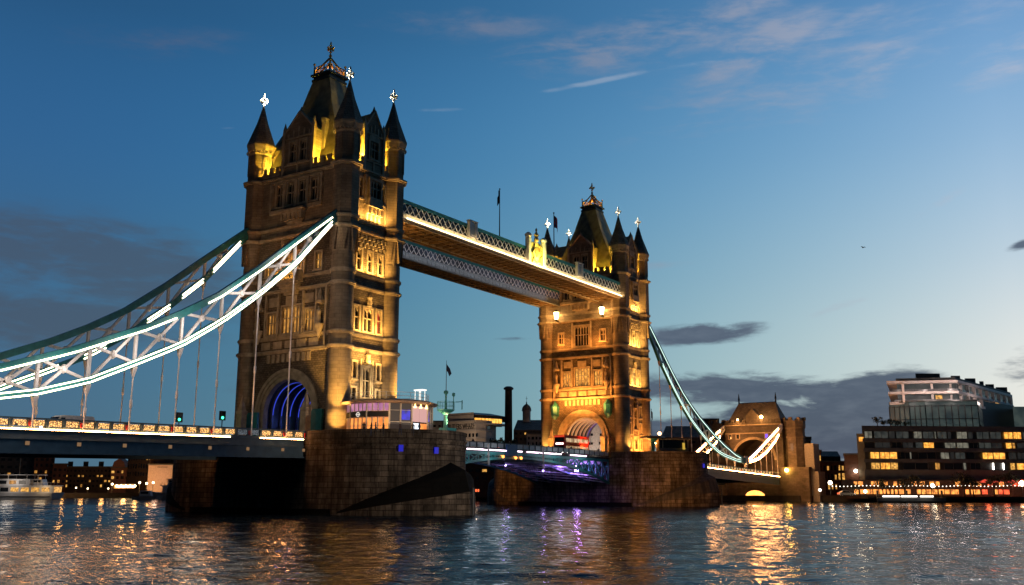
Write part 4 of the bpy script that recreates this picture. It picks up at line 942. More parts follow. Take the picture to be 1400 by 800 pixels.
# ------------------------------------------------------------------ high walkways
def walkway(label, s, lit):
    t = thing('walkway', label, 'walkway', (0, 0, 0), group='high level walkways')
    xa, xb = 5.9, LX-5.9; yo, yi = s*10.28, (5.73 if s > 0 else -4.3)
    zt = 48.4; ZG = 46.35
    c = MB(); 
    for y in (yo, yi): c.box(xa, xb, y-.16, y+.16, zt-.35, zt+.05); c.box(xa, xb, y-.22, y+.22, zt+.05, zt+.2)
    c.build('top_chord', M_teal, t)
    r = MB(); r.extr([(xa, yo-s*.3, zt-.1), (xa, yi+s*.3, zt-.1), (xa, (yo+yi)/2, zt+.35)], (xb-xa, 0, 0)); r.build('walkway_roof', M_tealD, t)
    so = MB(); so.box(xa, xb, min(yo, yi)+.15, max(yo, yi)-.15, 45.35, 45.45)
    if s < 0: so.box(xa, xb, yi-.1, yi+.1, 44.6, 45.0)
    so.build('soffit', M_rust, t)
    rb = MB(); n = 40
    for i in range(n+1):
        x = xa+(xb-xa)*i/n; rb.bar((x, yo, 45.2), (x, yi, 45.2), .16, .26)
        if i < n: x2 = xa+(xb-xa)*(i+1)/n; rb.bar((x, yo, 45.24), (x2, yi, 45.24), .09, .1) if i % 2 else rb.bar((x2, yo, 45.24), (x, yi, 45.24), .09, .1)
    for f in (.33, .66): rb.bar((xa, yo+(yi-yo)*f, 45.22), (xb, yo+(yi-yo)*f, 45.22), .12, .22)
    rb.build('soffit_brace', M_rust, t)
    faces = ((yo, 's'),) if s < 0 else ((yi, 'i'),)
    for y, k in ((yo, 1), (yi, 2)):
        zb_ = 45.1
        g = MB(); o = -s*-.05 if y == yo else 0
        sg = -1 if y == min(yo, yi) else 1          # outward direction of this face
        g.box(xa, xb, y-.12, y+.12, zb_, zb_+.25); g.box(xa, xb, y-.10, y+.10, zb_+.25, ZG-.2); g.box(xa, xb, y-.25, y+.25, ZG-.2, ZG); g.box(xa, xb, y-.2, y+.2, zb_-.12, zb_)
        for i in range(60):
            x = xa+(xb-xa)*(i+.5)/60; g.box(x-.08, x+.08, y+sg*.10, y+sg*.19, zb_+.25, ZG-.2)
        g.build('lower_girder', M_cream if s < 0 else M_greyg, t)
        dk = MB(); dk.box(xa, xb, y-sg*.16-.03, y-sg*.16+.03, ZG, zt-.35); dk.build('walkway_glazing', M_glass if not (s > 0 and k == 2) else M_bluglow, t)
        la = MB(); n = 54; w = (xb-xa)/n
        for i in range(n):
            x0, x1 = xa+w*i, xa+w*(i+1)
            la.bar((x0, y+sg*.07, ZG), (x1, y+sg*.07, zt-.35), .10, .09, (0, 1, 0)); la.bar((x1, y+sg*.12, ZG), (x0, y+sg*.12, zt-.35), .10, .09, (0, 1, 0))
        la.build('lattice', M_white, t)
        if lit and y == yo:
            l = MB(); l.box(xa+1.5, xb-1.0, y+sg*.55, y+sg*.63, 45.36, 45.60); l.build('light_strip', E_warm, t)
            l = MB(); l.box(xa+.5, xb-.5, y+sg*.13, y+sg*.70, 45.16, 45.34); l.build('light_ledge', M_cream, t)
            for i in range(6):
                x = xa+8+12.5*i; lamp('AREA', 'walkway_wash', (x, y+sg*.9, 45.6), 120, (1, .74, .36), (x, y, 46.0), 12.4, .1)
    if s < 0:
        for x in (xa+19.5, xb-19.8):
            p = MB(); p.box(x-1.1, x+1.1, yo-.55, yo-.12, 46.36, 48.9)
            for u in (-1.15, .75): p.box(x+u, x+u+.4, yo-.75, yo-.1, 46.36, 49.15)
            p.box(x-1.3, x+1.3, yo-.8, yo-.05, 49.16, 49.3); p.build('pilaster', M_white, t)
            q = MB(); q.box(x-.45, x+.45, yo-.60, yo-.56, 46.8, 48.6); q.build('pilaster_panel', M_cream, t)
        # central crest between two pillars
        x = LX/2+3.2-1.0
        cr = MB()
        for u in (-3.3, 2.2): cr.box(x+u, x+u+.75, yo-.75, yo+.1, 45.7, 50.5); cr.lathe(x+u+.37, yo-.32, [(.5, 50.5), (.7, 50.8), (.7, 51.1), (.35, 51.4), (.25, 51.5)], 8)
        co = cr.build('crest_pillar', M_white, t)
        sh = MB(); K = 14
        pts = [(x-2.5, yo-.45, 45.6), (x+2.15, yo-.45, 45.6), (x+2.15, yo-.45, 48.9)]+[(x-.18+2.33*math.cos(PI*k/K), yo-.45, 48.9+1.2*math.sin(PI*k/K)) for k in range(1, K)]+[(x-2.5, yo-.45, 48.9)]
        sh.extr(pts, (0, .3, 0)); sb = sh.build('crest', M_crest, t)
        de = MB(); xc = x-.18
        de.lathe(xc, yo-.4, [(.35, 50.2), (.5, 50.6), (.30, 51.1), (.55, 51.5), (.30, 51.8), (.12, 52.2), (.25, 52.5), (.05, 52.9)], 8)
        de.extr([(xc-.55, yo-.6, 48.8), (xc+.55, yo-.6, 48.8), (xc+.55, yo-.6, 47.8), (xc, yo-.6, 47.1), (xc-.55, yo-.6, 47.8)], (0, .16, 0))
        for q in (-1, 1):
            de.path([(xc+q*1.7, yo-.58, 45.9), (xc+q*1.0, yo-.58, 46.9), (xc+q*1.8, yo-.58, 47.7), (xc+q*.8, yo-.58, 48.5), (xc+q*1.0, yo-.58, 49.2)], .18, .3, (0, 1, 0)); de.ball((xc+q*.85, yo-.6, 49.4), .28, 8, 6)
            de.path([(xc+q*.2, yo-.58, 46.0), (xc+q*.6, yo-.58, 46.5), (xc+q*1.5, yo-.58, 46.1)], .14, .2, (0, 1, 0))
        de.build('crest_relief', M_gold, sb)
        lamp('AREA', 'crest_flood', (xc, yo-2.0, 45.6), 1100, (1, .88, .22), (xc, yo-.3, 49.2), 2.6, .3)
    return t
M_greyg = paint('grey girder paint', (.20, .22, .23), .5, var=.3)
M_crest = paint('painted crest ground', (.70, .55, .16), .5, var=.3, scale=4)
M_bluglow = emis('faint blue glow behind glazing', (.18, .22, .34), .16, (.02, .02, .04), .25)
walkway('nearer high walkway with warm light band, pilasters and golden central crest', -1, True)
walkway('farther high walkway, darker, with white lattice and grey girder', 1, False)
for x, e in ((9.5, 900), (20, 150), (LX-10, 1000), (LX-18, 350)):
    for y in (-7.4, 7.4): lamp('POINT', 'soffit_light', (x, y, 42.2), e*.6, (1, .52, .14), size=.5)
for x in (30, 42, 54, 66): lamp('AREA', 'soffit_light', (x, -7, 38.5), 130, (1, .55, .22), (x, -7, 45), 8, 3)
lamp('AREA', 'lattice_wash', (44, 4.6, 45.6), 260, (.86, .90, 1.0), (44, 5.7, 47.0), 66, .3)

# ------------------------------------------------------------------ flags
def flag(label, base, h, mat, fs=1.0, lean=-1, colr=None, z_flag=0.0):
    t = thing('flagpole', label, 'flagpole', base, group='flagpoles')
    p = MB(); p.rod((0, 0, 0), (0, 0, h), .11*fs, 8, .06*fs); p.ball((0, 0, h+.08), .14*fs, 8, 6); p.build('pole', M_dark, t)
    f = MB(); n = 8; pts = []
    for i in range(n+1):
        u = i/n; pts.append((u*1.25*fs*lean, .18*math.sin(u*7)*fs, h-.15-u*u*1.5*fs-z_flag, 2.3*fs*(1-.35*u)))
    for a, b_ in zip(pts, pts[1:]):
        for d in (0, .02): f.poly([(a[0], a[1]+d, a[2]-a[3]), (b_[0], b_[1]+d, b_[2]-b_[3]), (b_[0], b_[1]+d, b_[2]), (a[0], a[1]+d, a[2])])
    f.build('flag', mat, t); return t
M_flag = paint('dark navy flag', (.02, .025, .06), .8, var=.3)
m, nt, b = newmat('union coloured flag'); tcn = nt.nodes.new('ShaderNodeTexCoord'); wv = nt.nodes.new('ShaderNodeTexWave'); wv.inputs['Scale'].default_value = .9; wv.inputs['Distortion'].default_value = 3
nt.links.new(tcn.outputs['Object'], wv.inputs[0]); rr = nt.nodes.new('ShaderNodeValToRGB'); nt.links.new(wv.outputs[0], rr.inputs[0]); rr.color_ramp.interpolation = 'CONSTANT'
rr.color_ramp.elements[0].color = (.02, .03, .15, 1); rr.color_ramp.elements[1].color = (.4, .03, .04, 1); rr.color_ramp.elements[1].position = .55; nt.links.new(rr.outputs[0], b.inputs['Base Color']); M_flagr = m
p = onplane(1, -7.0, 683, 305); flag('flagpole with dark furled flag on the walkway between pilaster and crest', (p.x, -7.0, 48.6), onplane(1, -7.0, 683, 259).z-48.6, M_flag, 1.1, -.45)
p = onplane(1, -7.0, 757.5, 345); flag('flagpole with red and blue flag on the walkway beside the far turret', (p.x, -7.0, 48.6), onplane(1, -7.0, 757.5, 292).z-48.6, M_flagr, 1.25, 1)
# ------------------------------------------------------------------ people
def person_mesh(name, seed, coat, legs, hair, skin=(.35, .22, .16)):
    r = random.Random(seed); sw = r.uniform(-.12, .12)
    V = [(0, 0, .93), (0, 0, 1.15), (0, 0, 1.40), (0, 0, 1.52), (0, .01, 1.62), (0, .01, 1.72),
         (.10, 0, .90), (.11, sw, .50), (.11, sw*1.3-.02, .08), (.11, sw*1.3+.13, .04), (-.10, 0, .90), (-.11, -sw, .50), (-.11, -sw*1.3-.02, .08), (-.11, -sw*1.3+.13, .04),
         (.19, 0, 1.40), (.25, -sw*.6, 1.12), (.24, .10-sw, .88), (-.19, 0, 1.40), (-.25, sw*.6, 1.12), (-.24, .10+sw, .88)]
    R = [.15, .14, .15, .055, .095, .075, .10, .065, .045, .04, .10, .065, .045, .04, .065, .05, .035, .065, .05, .035]
    E = [(0, 1), (1, 2), (2, 3), (3, 4), (4, 5), (0, 6), (6, 7), (7, 8), (8, 9), (0, 10), (10, 11), (11, 12), (12, 13), (2, 14), (14, 15), (15, 16), (2, 17), (17, 18), (18, 19)]
    me = bpy.data.meshes.new(name); me.from_pydata(V, E, []); o = bpy.data.objects.new(name, me); C.objects.link(o)
    md = o.modifiers.new('skin', 'SKIN'); 
    for i, s in enumerate(me.skin_vertices[0].data): s.radius = (R[i], R[i]*(.72 if i < 3 else 1)); s.use_root = (i == 0)
    sb = o.modifiers.new('sub', 'SUBSURF'); sb.levels = 1; sb.render_levels = 1
    dg = bpy.context.evaluated_depsgraph_get(); m2 = bpy.data.meshes.new_from_object(o.evaluated_get(dg)); bpy.data.objects.remove(o)
    mats = [paint('coat', coat, .8), paint('trousers', legs, .8), paint('skin', skin, .6), paint('hair', hair, .7)]
    m2.materials.clear()
    for m_ in mats: m2.materials.append(m_)
    for p in m2.polygons:
        z = p.center.z; p.material_index = 1 if z < .88 and abs(p.center.x) < .2 else 2 if (z > 1.49 and (p.center.y > -.01 and z < 1.70)) or (z < .92 and abs(p.center.x) > .2) else 3 if z > 1.56 else 0; p.use_smooth = True
    return m2
PM = [person_mesh('person', i, c, l, h) for i, (c, l, h) in enumerate([((.02, .02, .025), (.015, .015, .02), (.02, .015, .01)), ((.05, .02, .02), (.02, .025, .05), (.03, .02, .01)), ((.02, .04, .08), (.02, .02, .02), (.06, .04, .02)), ((.12, .10, .08), (.02, .02, .03), (.015, .01, .01))])]
def person(k, loc, rot, label, group, s=1.0):
    o = bpy.data.objects.new('person', PM[k]); C.objects.link(o); o.location = loc; o.rotation_euler = (0, 0, rot); o.scale = (s, s, s); return tag(o, label, 'person', group)

# ------------------------------------------------------------------ round glass kiosk on the nearer pier
def build_kiosk():
    cx, cy, z0, z1, R = -.4, -15.0, 10.15, 15.0, 6.1
    t = thing('glass_kiosk', 'round glass kiosk glowing orange under a flat disc roof, on the nearer pier', 'kiosk', (cx, cy, z0))
    h = z1-z0; base = math.radians(131)
    P = lambda k, r=R: (r*math.cos(base+math.radians(30*k)), r*math.sin(base+math.radians(30*k)))
    rf = MB(); rf.lathe(0, 0, [(6.3, h), (6.95, h+.12), (7.0, h+.3), (6.0, h+.62), (.2, h+.7)], 40); roof = rf.build('roof', paint('brown roof soffit', (.30, .20, .13), .6), t)
    fl = MB(); fl.lathe(0, 0, [(6.25, 0), (6.25, .12)], 24); fl.build('floor', M_trim, t)
    cr = MB(); cr.lathe(0, 0, [(2.6, .12), (2.6, h)], 12); cr.build('core_wall', paint('orange interior wall', (.55, .25, .10), .7), t)
    glassm = {'o': emis('orange lit glass', (1, .34, .07), 1.7, (.45, .10, .02), 1.1, .9), 'p': emis('pink blind', (.85, .46, .42), .8), 'd': emis('dim glass', (.10, .07, .06), .35), 'w': emis('white screen', (.8, .9, 1), 2.0), 'u': emis('violet upper glass', (.85, .36, .42), .9, (.22, .06, .30), 1.2, .9), 'b': emis('blue lit glass', (.05, .05, .9), .9, (.03, .03, .10), .8), 'y': emis('warm counter', (1, .62, .2), 1.3)}
    def facet(k, u0, u1, za, zb_, mat, nm='glass_panel', inset=0.0, th=.05):
        a, b_ = Vector((*P(k, R-inset), 0)), Vector((*P(k+1, R-inset), 0)); p, q = a.lerp(b_, u0), a.lerp(b_, u1); n = (p+q).normalized()*th
        m_ = MB(); m_.extr([(p.x, p.y, za), (q.x, q.y, za), (q.x, q.y, zb_), (p.x, p.y, zb_)], (n.x, n.y, 0)); return m_.build(nm, mat, t)
    rows = 'ooo'
    for k in range(12):
        m_ = MB(); a = P(k, R+.06); m_.lathe(a[0], a[1], [(.13, .1), (.13, h)], 6); m_.build('column', M_cream, t)
        if k in (0, 1, 2):
            facet(k, 0, 1, .12, 2.95, glassm['o']); facet(k, 0, 1, 3.8, h, glassm['u'])
            facet(k, .04, .96, 3.02, 3.72, M_black, 'sign_board', -.08, .06)
            f = MB(); a, b_ = Vector((*P(k, R+.07), 0)), Vector((*P(k+1, R+.07), 0))
            for u in (.25, .5, .75): q = a.lerp(b_, u); f.box(q.x-.08, q.x+.08, q.y-.08, q.y+.08, .12, 2.98); f.box(q.x-.06, q.x+.06, q.y-.06, q.y+.06, 3.78, h)
            for z in (.9, 1.8, 2.9, 3.8): f.bar((a.x, a.y, z), (b_.x, b_.y, z), .07)
            f.build('glazing_bar', M_cream, t)
        elif k in (3, 5):
            facet(k, 0, 1, .12, h, glassm['d']); facet(k, .55 if k == 3 else .02, .92 if k == 3 else .4, 2.6, 4.0, glassm['b'], 'blue_panel', -.07, .03)
            facet(k, .0 if k == 3 else .1, .45 if k == 3 else .4, .3, 1.3, glassm['y'] if k == 3 else glassm['p'], 'counter', -.07, .03)
            f = MB(); a, b_ = Vector((*P(k, R+.07), 0)), Vector((*P(k+1, R+.07), 0)); f.bar((a.x, a.y, 2.3), (b_.x, b_.y, 2.3), .10); f.bar((a.x, a.y, 1.2), (b_.x, b_.y, 1.2), .06); f.bar((a.x, a.y, 3.9), (b_.x, b_.y, 3.9), .06); q = a.lerp(b_, .5); f.box(q.x-.08, q.x+.08, q.y-.08, q.y+.08, .12, h); f.build('glazing_bar', M_cream, t)
        elif k == 4:
            facet(k, 0, .48, 2.4, h-.3, glassm['p'], 'blind'); facet(k, .5, 1, 2.4, h-.3, glassm['p'], 'blind'); facet(k, 0, .55, 1.0, 2.2, glassm['w'], 'screen'); facet(k, .57, 1, .3, 2.2, glassm['o']); facet(k, 0, .55, .12, .95, glassm['d'])
        else: facet(k, 0, 1, .12, h, glassm['d'])
    # ring emblem and mark on the boards (their lettering is too small to make out)
    for k, u in ((1, .5),):
        a, b_ = Vector((*P(k, R+.16), 0)), Vector((*P(k+1, R+.16), 0)); c = a.lerp(b_, u); d = (b_-a).normalized(); n = Vector((c.x, c.y, 0)).normalized()
        ring = MB(); K = 20
        for i in range(K):
            A0, A1 = 2*PI*i/K, 2*PI*(i+1)/K
            ring.extr([Vector((c.x, c.y, 3.35))+d*(r*math.cos(x))+Vector((0, 0, r*math.sin(x))) for r, x in ((.22, A0), (.34, A0), (.34, A1), (.22, A1))], n*.03)
        ring.bar(Vector((c.x, c.y, 3.35))-d*.42+n*.02, Vector((c.x, c.y, 3.35))+d*.42+n*.02, .04, .12); ring.build('ring_emblem', emis('white sign print', (.9, .8, .7), .9), t)
    for k, u in ((4, .15), (4, .5), (4, .85)):
        a, b_ = Vector((*P(k, R-.1), 0)), Vector((*P(k+1, R-.1), 0)); c = a.lerp(b_, u)*1.06; sp = MB(); sp.lathe(c.x, c.y, [(.22, h-.55), (.10, h-.2), (.05, h+.05)], 8); sp.build('spot_lamp', emis('warm spot lamp', (1, .6, .2), 5.0), t)
    ra = MB()
    for i in range(20): a = 2*PI*i/20; ra.rod((5.6*math.cos(a), 5.6*math.sin(a), h+.55), (5.6*math.cos(a), 5.6*math.sin(a), h+1.6), .035, 5)
    for z in (1.1, 1.6):
        for i in range(20): a, c = 2*PI*i/20, 2*PI*(i+1)/20; ra.rod((5.6*math.cos(a), 5.6*math.sin(a), h+z), (5.6*math.cos(c), 5.6*math.sin(c), h+z), .03, 5)
    ra.build('roof_railing', M_white, t)
    u = MB(); q = (2.4, -4.0); 
    for dx_, dy_ in ((0, 0), (1.2, -.2), (0, 1), (1.2, .8)): u.rod((q[0]+dx_*.6-.3, q[1]+dy_, h+.5), (q[0]+dx_*.6-.3, q[1]+dy_, h+2.3), .05, 6)
    u.box(q[0]-.4, q[0]+.6, q[1]-.4, q[1]+1.2, h+2.3, h+2.45); u.build('lit_canopy', emis('white lit canopy', (1, .95, .85), 1.4), t)
    lamp('POINT', 'kiosk_light', (cx-6.8, cy-5.6, 13.4), 220, (1, .55, .24), size=.6); lamp('POINT', 'kiosk_light', (cx-1, cy-8.6, 13.6), 160, (1, .6, .3), size=.6)
    lamp('POINT', 'kiosk_violet', (cx-4.5, cy-1, 14.6), 25, (.6, .3, 1), size=.4)
build_kiosk()
for i, (px, k) in enumerate(((497, 0), (507, 1), (513, 2), (524, 0), (547, 1), (564, 3), (573, 2))):
    d = ray(px, 588); b_ = onplane(2, 10.15, px, 588); dist = 124.2+1.5*(i % 2); q = at(px, 600, dist)
    person(k, (q.x, q.y, 10.15), random.uniform(0, 6), ['person in black coat by the pier parapet, leftmost before the kiosk', 'person in dark red coat before the orange glass', 'person in blue coat close behind the red coated one', 'person in black coat before the right end of the orange glass', 'person in dark red coat before the dim glass of the kiosk', 'person in pale coat before the kiosk screen', 'person in blue coat before the dark right facet of the kiosk'][i], 'people on the pier terrace')

# ------------------------------------------------------------------ signal mast on the pier
def build_mast():
    t = thing('signal_mast', 'teal signal mast with round lookout platform and flag at the pier edge', 'mast', (1.0, -24.1, 10.15))
    m_ = MB(); m_.lathe(0, 0, [(.55, 0), (.55, 1.2), (.32, 1.6), (.26, 4.2), (.1, 4.4)], 10); m_.build('column', M_teal, t)
    b_ = MB(); b_.box(-.6, 1.6, -.7, .7, 0, 1.6); b_.build('locker', M_teal, t)
    p = MB(); p.lathe(0, 0, [(.3, 3.4), (1.2, 4.0), (1.25, 4.12)], 16); p.build('platform', M_teal, t)
    r = MB()
    for i in range(12):
        a, c = 2*PI*i/12, 2*PI*(i+1)/12; P = lambda an, z: (1.2*math.cos(an), 1.2*math.sin(an), z)
        r.rod(P(a, 4.1), P(a, 5.2), .03, 5); r.rod(P(a, 5.2), P(c, 5.2), .03, 5); r.rod(P(a, 4.65), P(c, 4.65), .025, 5)
    r.build('railing', M_teal, t)
    q = MB(); q.rod((0, 0, 4.1), (0, 0, 6.3), .13, 8); q.lathe(0, 0, [(.12, 6.2), (.32, 6.4), (.32, 6.7), (.1, 6.8)], 8); q.lathe(.7, -.8, [(.06, 4.1), (.06, 5.9), (.22, 6.1), (.22, 6.4), (.05, 6.5)], 8); q.rod((.9, -1.0, 5.2), (2.0, -1.4, 5.3), .06, 6); q.rod((1.9, -1.4, 4.2), (1.9, -1.4, 5.5), .08, 6); q.build('lamp_bracket', M_teal, t)
    f = MB(); f.rod((0, 0, 6.7), (0, 0, 11.0), .06, 6, .03); f.build('flag_staff', M_dark, t)
    g = MB(); 
    for d in (0, .02): g.poly([(.03, d, 10.5), (.5, -.25+d, 9.9), (.75, -.35+d, 9.2), (.45, -.2+d, 8.8), (.2, -.1+d, 9.4), (.03, d, 9.5)])
    g.build('flag', M_flag, t)
build_mast()

# ------------------------------------------------------------------ cabin and fittings on the farther pier
def build_cabin():
    c = at(920, 640, 214); t = thing('control_cabin', 'low flat roofed control cabin with dark window band on the farther pier', 'cabin', (c.x, c.y, 10.15), YAW-PI/2)
    b_ = MB(); b_.box(-3.2, 3.2, -2, 2, 0, 2.2); b_.build('wall', paint('grey cabin wall', (.16, .14, .13), .7), t)
    w = MB(); w.box(-2.7, 2.7, -2.06, -2.0, 2.2, 3.9); w.box(-2.9, 2.9, -1.9, 1.9, 2.2, 3.9); w.build('window_band', M_glass, t)
    f = MB()
    for x in (-3.1, -2.4, 2.3, 3.1): f.box(x-.15, x+.15, -2.12, 2.05, 2.2, 4.0)
    f.build('frame', paint('cabin frame', (.22, .18, .14), .7), t)
    r = MB(); r.box(-3.7, 3.7, -2.6, 2.5, 4.0, 4.3); r.build('roof', M_dark, t)
    return t
build_cabin()
c = at(893.5, 640, 211); t = thing('canopy_post', 'teal post with wide flat cap beside the cabin on the farther pier', 'canopy', (c.x, c.y, 10.15))
q = MB(); q.lathe(0, 0, [(.6, 0), (.5, .5), (.38, 1.5), (.5, 3.6), (1.2, 4.1)], 10); q.build('post', M_teal, t)
q = MB(); q.lathe(0, 0, [(2.4, 4.1), (2.7, 4.3), (2.6, 4.6)], 6); q.build('cap', M_dark, t)
c = at(937, 640, 212); q = MB(); q.box(c.x-.9, c.x+.9, c.y-.1, c.y+.1, 12.0, 13.4); o = q.build('lit_sign_box', emis('yellow lit sign', (1, .62, .08), .6)); tag(o, 'small yellow lit box standing right of the cabin on the pier', 'lit box')
c = at(903, 640, 216); t = thing('bulb_lamp', 'bare orange bulb lamp above the cabin roof on the farther pier', 'lamp', (c.x, c.y, 10.15)); q = MB(); q.rod((0, 0, 0), (0, 0, 5.3), .06, 6); q.build('pole', M_dark, t); q = MB(); q.ball((0, 0, 5.5), .38, 10, 6); q.build('bulb', emis('orange bulb', (1, .45, .2), 14), t)
lamp('POINT', 'bulb_light', (c.x, c.y-.6, 15.7), 60, (1, .5, .2), size=.3)
c = at(892.5, 640, 222); flag('flagpole with small dark flag on the farther pier beside the tower', (c.x, c.y, 10.15), 11.3, M_flag, .8, .6)

# orange floodlights thrown at the farther pier from the water side
lamp('SPOT', 'pier_flood_or_fill', (56, -34, 3.0), 30000, (1, .42, .12), (LX-3, -19, 5), .4, angle=48, blend=.9)
lamp('SPOT', 'pier_flood_or_fill', (50, 24, 4.0), 22000, (1, .40, .09), (LX-10.5, 17.0, 5), .4, angle=26, blend=.7)
lamp('SPOT', 'pier_flood_or_fill', (-9, -72, 3.0), 42000, (1, .80, .62), (-3, -22, 7), .4, angle=44, blend=1.0)  # unseen fill spot over the water, added to brighten the nearer pier

# ------------------------------------------------------------------ traffic, signals and people on the bridge
def wheelset(t, xs, y0, y1, r, w=.28):
    for x in xs:
        for y in (y0, y1):
            m_ = MB(); m_.rod((x, y-w/2, r), (x, y+w/2, r), r, 16); wo = m_.build('wheel', M_black, t)
            h = MB(); h.rod((x, y-w/2-.02, r), (x, y+w/2+.02, r), r*.5, 10); h.build('hub', M_white, wo)
def van(label, loc, rz, col):
    t = thing('delivery_van', label, 'van', loc, rz)
    b_ = MB(); b_.extr([(-2.9, -1, .45), (2.9, -1, .45), (2.95, -1, 1.0), (2.3, -1, 1.25), (1.6, -1, 2.15), (1.2, -1, 2.35), (-2.7, -1, 2.4), (-2.9, -1, 2.2)], (0, 2, 0)); b_.build('body', col, t)
    w = MB(); w.extr([(2.22, -.85, 1.32), (2.22, .85, 1.32), (1.62, .85, 2.12), (1.62, -.85, 2.12)], (.06, 0, .04)); w.build('windscreen', M_glass, t)
    for s in (-1, 1): w = MB(); w.extr([(1.95, s*1.01, 1.35), (1.0, s*1.01, 1.35), (1.0, s*1.01, 2.05), (1.5, s*1.01, 2.05)], (0, s*.02, 0)); w.build('side_window', M_glass, t)
    for s in (-.7, .7): l = MB(); l.box(2.93, 2.98, s-.2, s+.2, .75, .98); l.build('headlight', E_lampw, t)
    wheelset(t, (-1.9, 1.9), -.95, .95, .36); return t
q = onplane(1, 4.5, 93, 575); van('pale delivery van crossing the nearer side span', (q.x, 4.5, deckN(-q.x)), PI, paint('pale van paint', (.85, .78, .74), .4))
for x in (-20, -42, -60): lamp('POINT', 'deck_fill', (x, 2.5, 15.5), 350, (1, .78, .5), size=.6)  # unseen lamps added above the deck to brighten the van
def car(label, loc, rz, col, taxi=False):
    t = thing('car', label, 'car', loc, rz, 'cars on the bridge')
    b_ = MB(); b_.extr([(-2.2, -.85, .35), (2.2, -.85, .35), (2.25, -.85, .75), (1.2, -.85, .95), (.6, -.85, 1.48), (-1.2, -.85, 1.52), (-1.9, -.85, 1.0), (-2.25, -.85, .95)], (0, 1.7, 0)); b_.build('body', col, t)
    for s in (-1, 1): w = MB(); w.extr([(1.0, s*.86, .98), (-1.6, s*.86, 1.0), (-1.1, s*.86, 1.42), (.55, s*.86, 1.40)], (0, s*.02, 0)); w.build('side_window', M_glass, t)
    for s in (-.6, .6): l = MB(); l.box(2.2, 2.27, s-.18, s+.18, .58, .78); l.build('headlight', E_lampw, t)
    for s in (-.6, .6): l = MB(); l.box(-2.27, -2.22, s-.18, s+.18, .65, .85); l.build('tail_light', E_redl, t)
    wheelset(t, (-1.4, 1.4), -.8, .8, .32, .2); return t
car('black car with white headlights following the bus', (62.0, -4.6, 10.37), PI, M_black)
car('dark car with headlights on, near the pier end of the farther leaf', (70.5, -5.2, 10.3), PI, M_dark)
car('pale car on the nearer opening leaf', (24.5, -3.5, 10.3), 0, paint('pale car paint', (.5, .45, .38), .35))
car('dark car in the middle of the span behind the railing', (48, -3.2, 10.42), 0, M_dark)
def bus(label, loc, rz):
    t = thing('double_decker_bus', label, 'bus', loc, rz)
    b_ = MB(); b_.extr([(-5.3, -1.25, .35), (5.2, -1.25, .35), (5.3, -1.25, 2.2), (5.15, -1.25, 4.2), (4.9, -1.25, 4.4), (-5.1, -1.25, 4.4), (-5.3, -1.25, 4.2)], (0, 2.5, 0)); b_.build('body', M_red, t)
    lit = emis('lit bus window', (1, .72, .42), .8, (.3, .16, .08), 1.2)
    for s in (-1, 1):
        for z0, z1 in ((1.35, 2.15), (2.95, 3.75)):
            for i in range(6): w = MB(); w.box(-4.9+1.62*i, -3.5+1.62*i, s*1.25, s*1.28, z0, z1); w.build('side_window', lit, t)
    for z0, z1 in ((1.2, 2.2), (2.95, 3.85)): w = MB(); w.box(5.26, 5.34, -1.1, 1.1, z0, z1); w.build('windscreen', M_glass, t)
    w = MB(); w.box(5.3, 5.36, -.8, .45, 2.42, 2.75); w.box(5.3, 5.36, .6, 1.0, 2.42, 2.75); w.build('destination_blind', emis('lit blind', (1, .95, .85), 4.0), t)
    r_ = MB(); r_.box(5.2, 5.33, -1.2, 1.2, 4.0, 4.25); r_.build('roof_dome', emis('red lit roof front', (1, .08, .03), .8), t)
    for s in (-.85, .85): l = MB(); l.box(5.3, 5.35, s-.2, s+.2, .6, .85); l.build('headlight', E_lampw, t)
    wheelset(t, (-3.2, 3.4), -1.15, 1.15, .5, .3); return t
bus('red double decker bus driving out of the farther tower archway', (75.2, -1.6, 10.28), PI)
for x, y in ((66, -2), (72, -6)): lamp('POINT', 'headlight_spill', (x-4, y, 11), 25, (1, .85, .65), size=.3)
for i, (px, py) in enumerate(((245, 572), (304, 570))):
    q = onplane(1, 7.9, px, py); zt = onplane(1, 7.9, px, py-8).z; z0 = deckN(-q.x)
    t = thing('traffic_signal', ['green traffic signal on the side span, farther from the tower', 'green traffic signal on the side span, nearer the tower'][i], 'traffic light', (q.x, 7.9, z0), group='traffic signals on the side span')
    m_ = MB(); m_.rod((0, 0, 0), (0, 0, zt-z0-1.0), .07, 8); m_.build('pole', M_dark, t)
    m_ = MB(); m_.box(-.45, .45, -.2, .2, zt-z0-1.35, zt-z0); m_.build('signal_head', M_black, t)
    m_ = MB(); m_.ball((-.15, -.24, zt-z0-1.0), .20, 8, 6); m_.build('green_lens', E_green, t)
for i, px in enumerate((189, 198, 205, 275, 283, 291, 322)):
    q = onplane(1, 7.6, px, 580); person(i % 4, (q.x, 7.6, deckN(-q.x)), PI/2*(1 if i % 2 else -1), ['person in black coat walking left of the group on the side span', 'person in dark red coat in the left group on the side span', 'person in blue coat at the right of the left group on the side span', 'person in pale coat between the two traffic signals', 'person in black coat close by the nearer signal', 'person in dark red coat just left of the nearer signal', 'person in blue coat walking nearest the tower'][i], 'people on the side span', 1.05)
for i, x in enumerate((30.5, 42.0, 52, 58.5, 64.5, 76.0)):
    person((i+1) % 4, (x, -7.6, 10.36), PI/2, ['person in dark red coat near the nearer pier on the opening span', 'person in blue coat left of the span middle', 'person in pale coat right of the span middle', 'person in black coat behind the railing by the queue of cars', 'person in dark red coat beside the bus', 'person in blue coat in front of the farther arch'][i], 'people on the opening span')

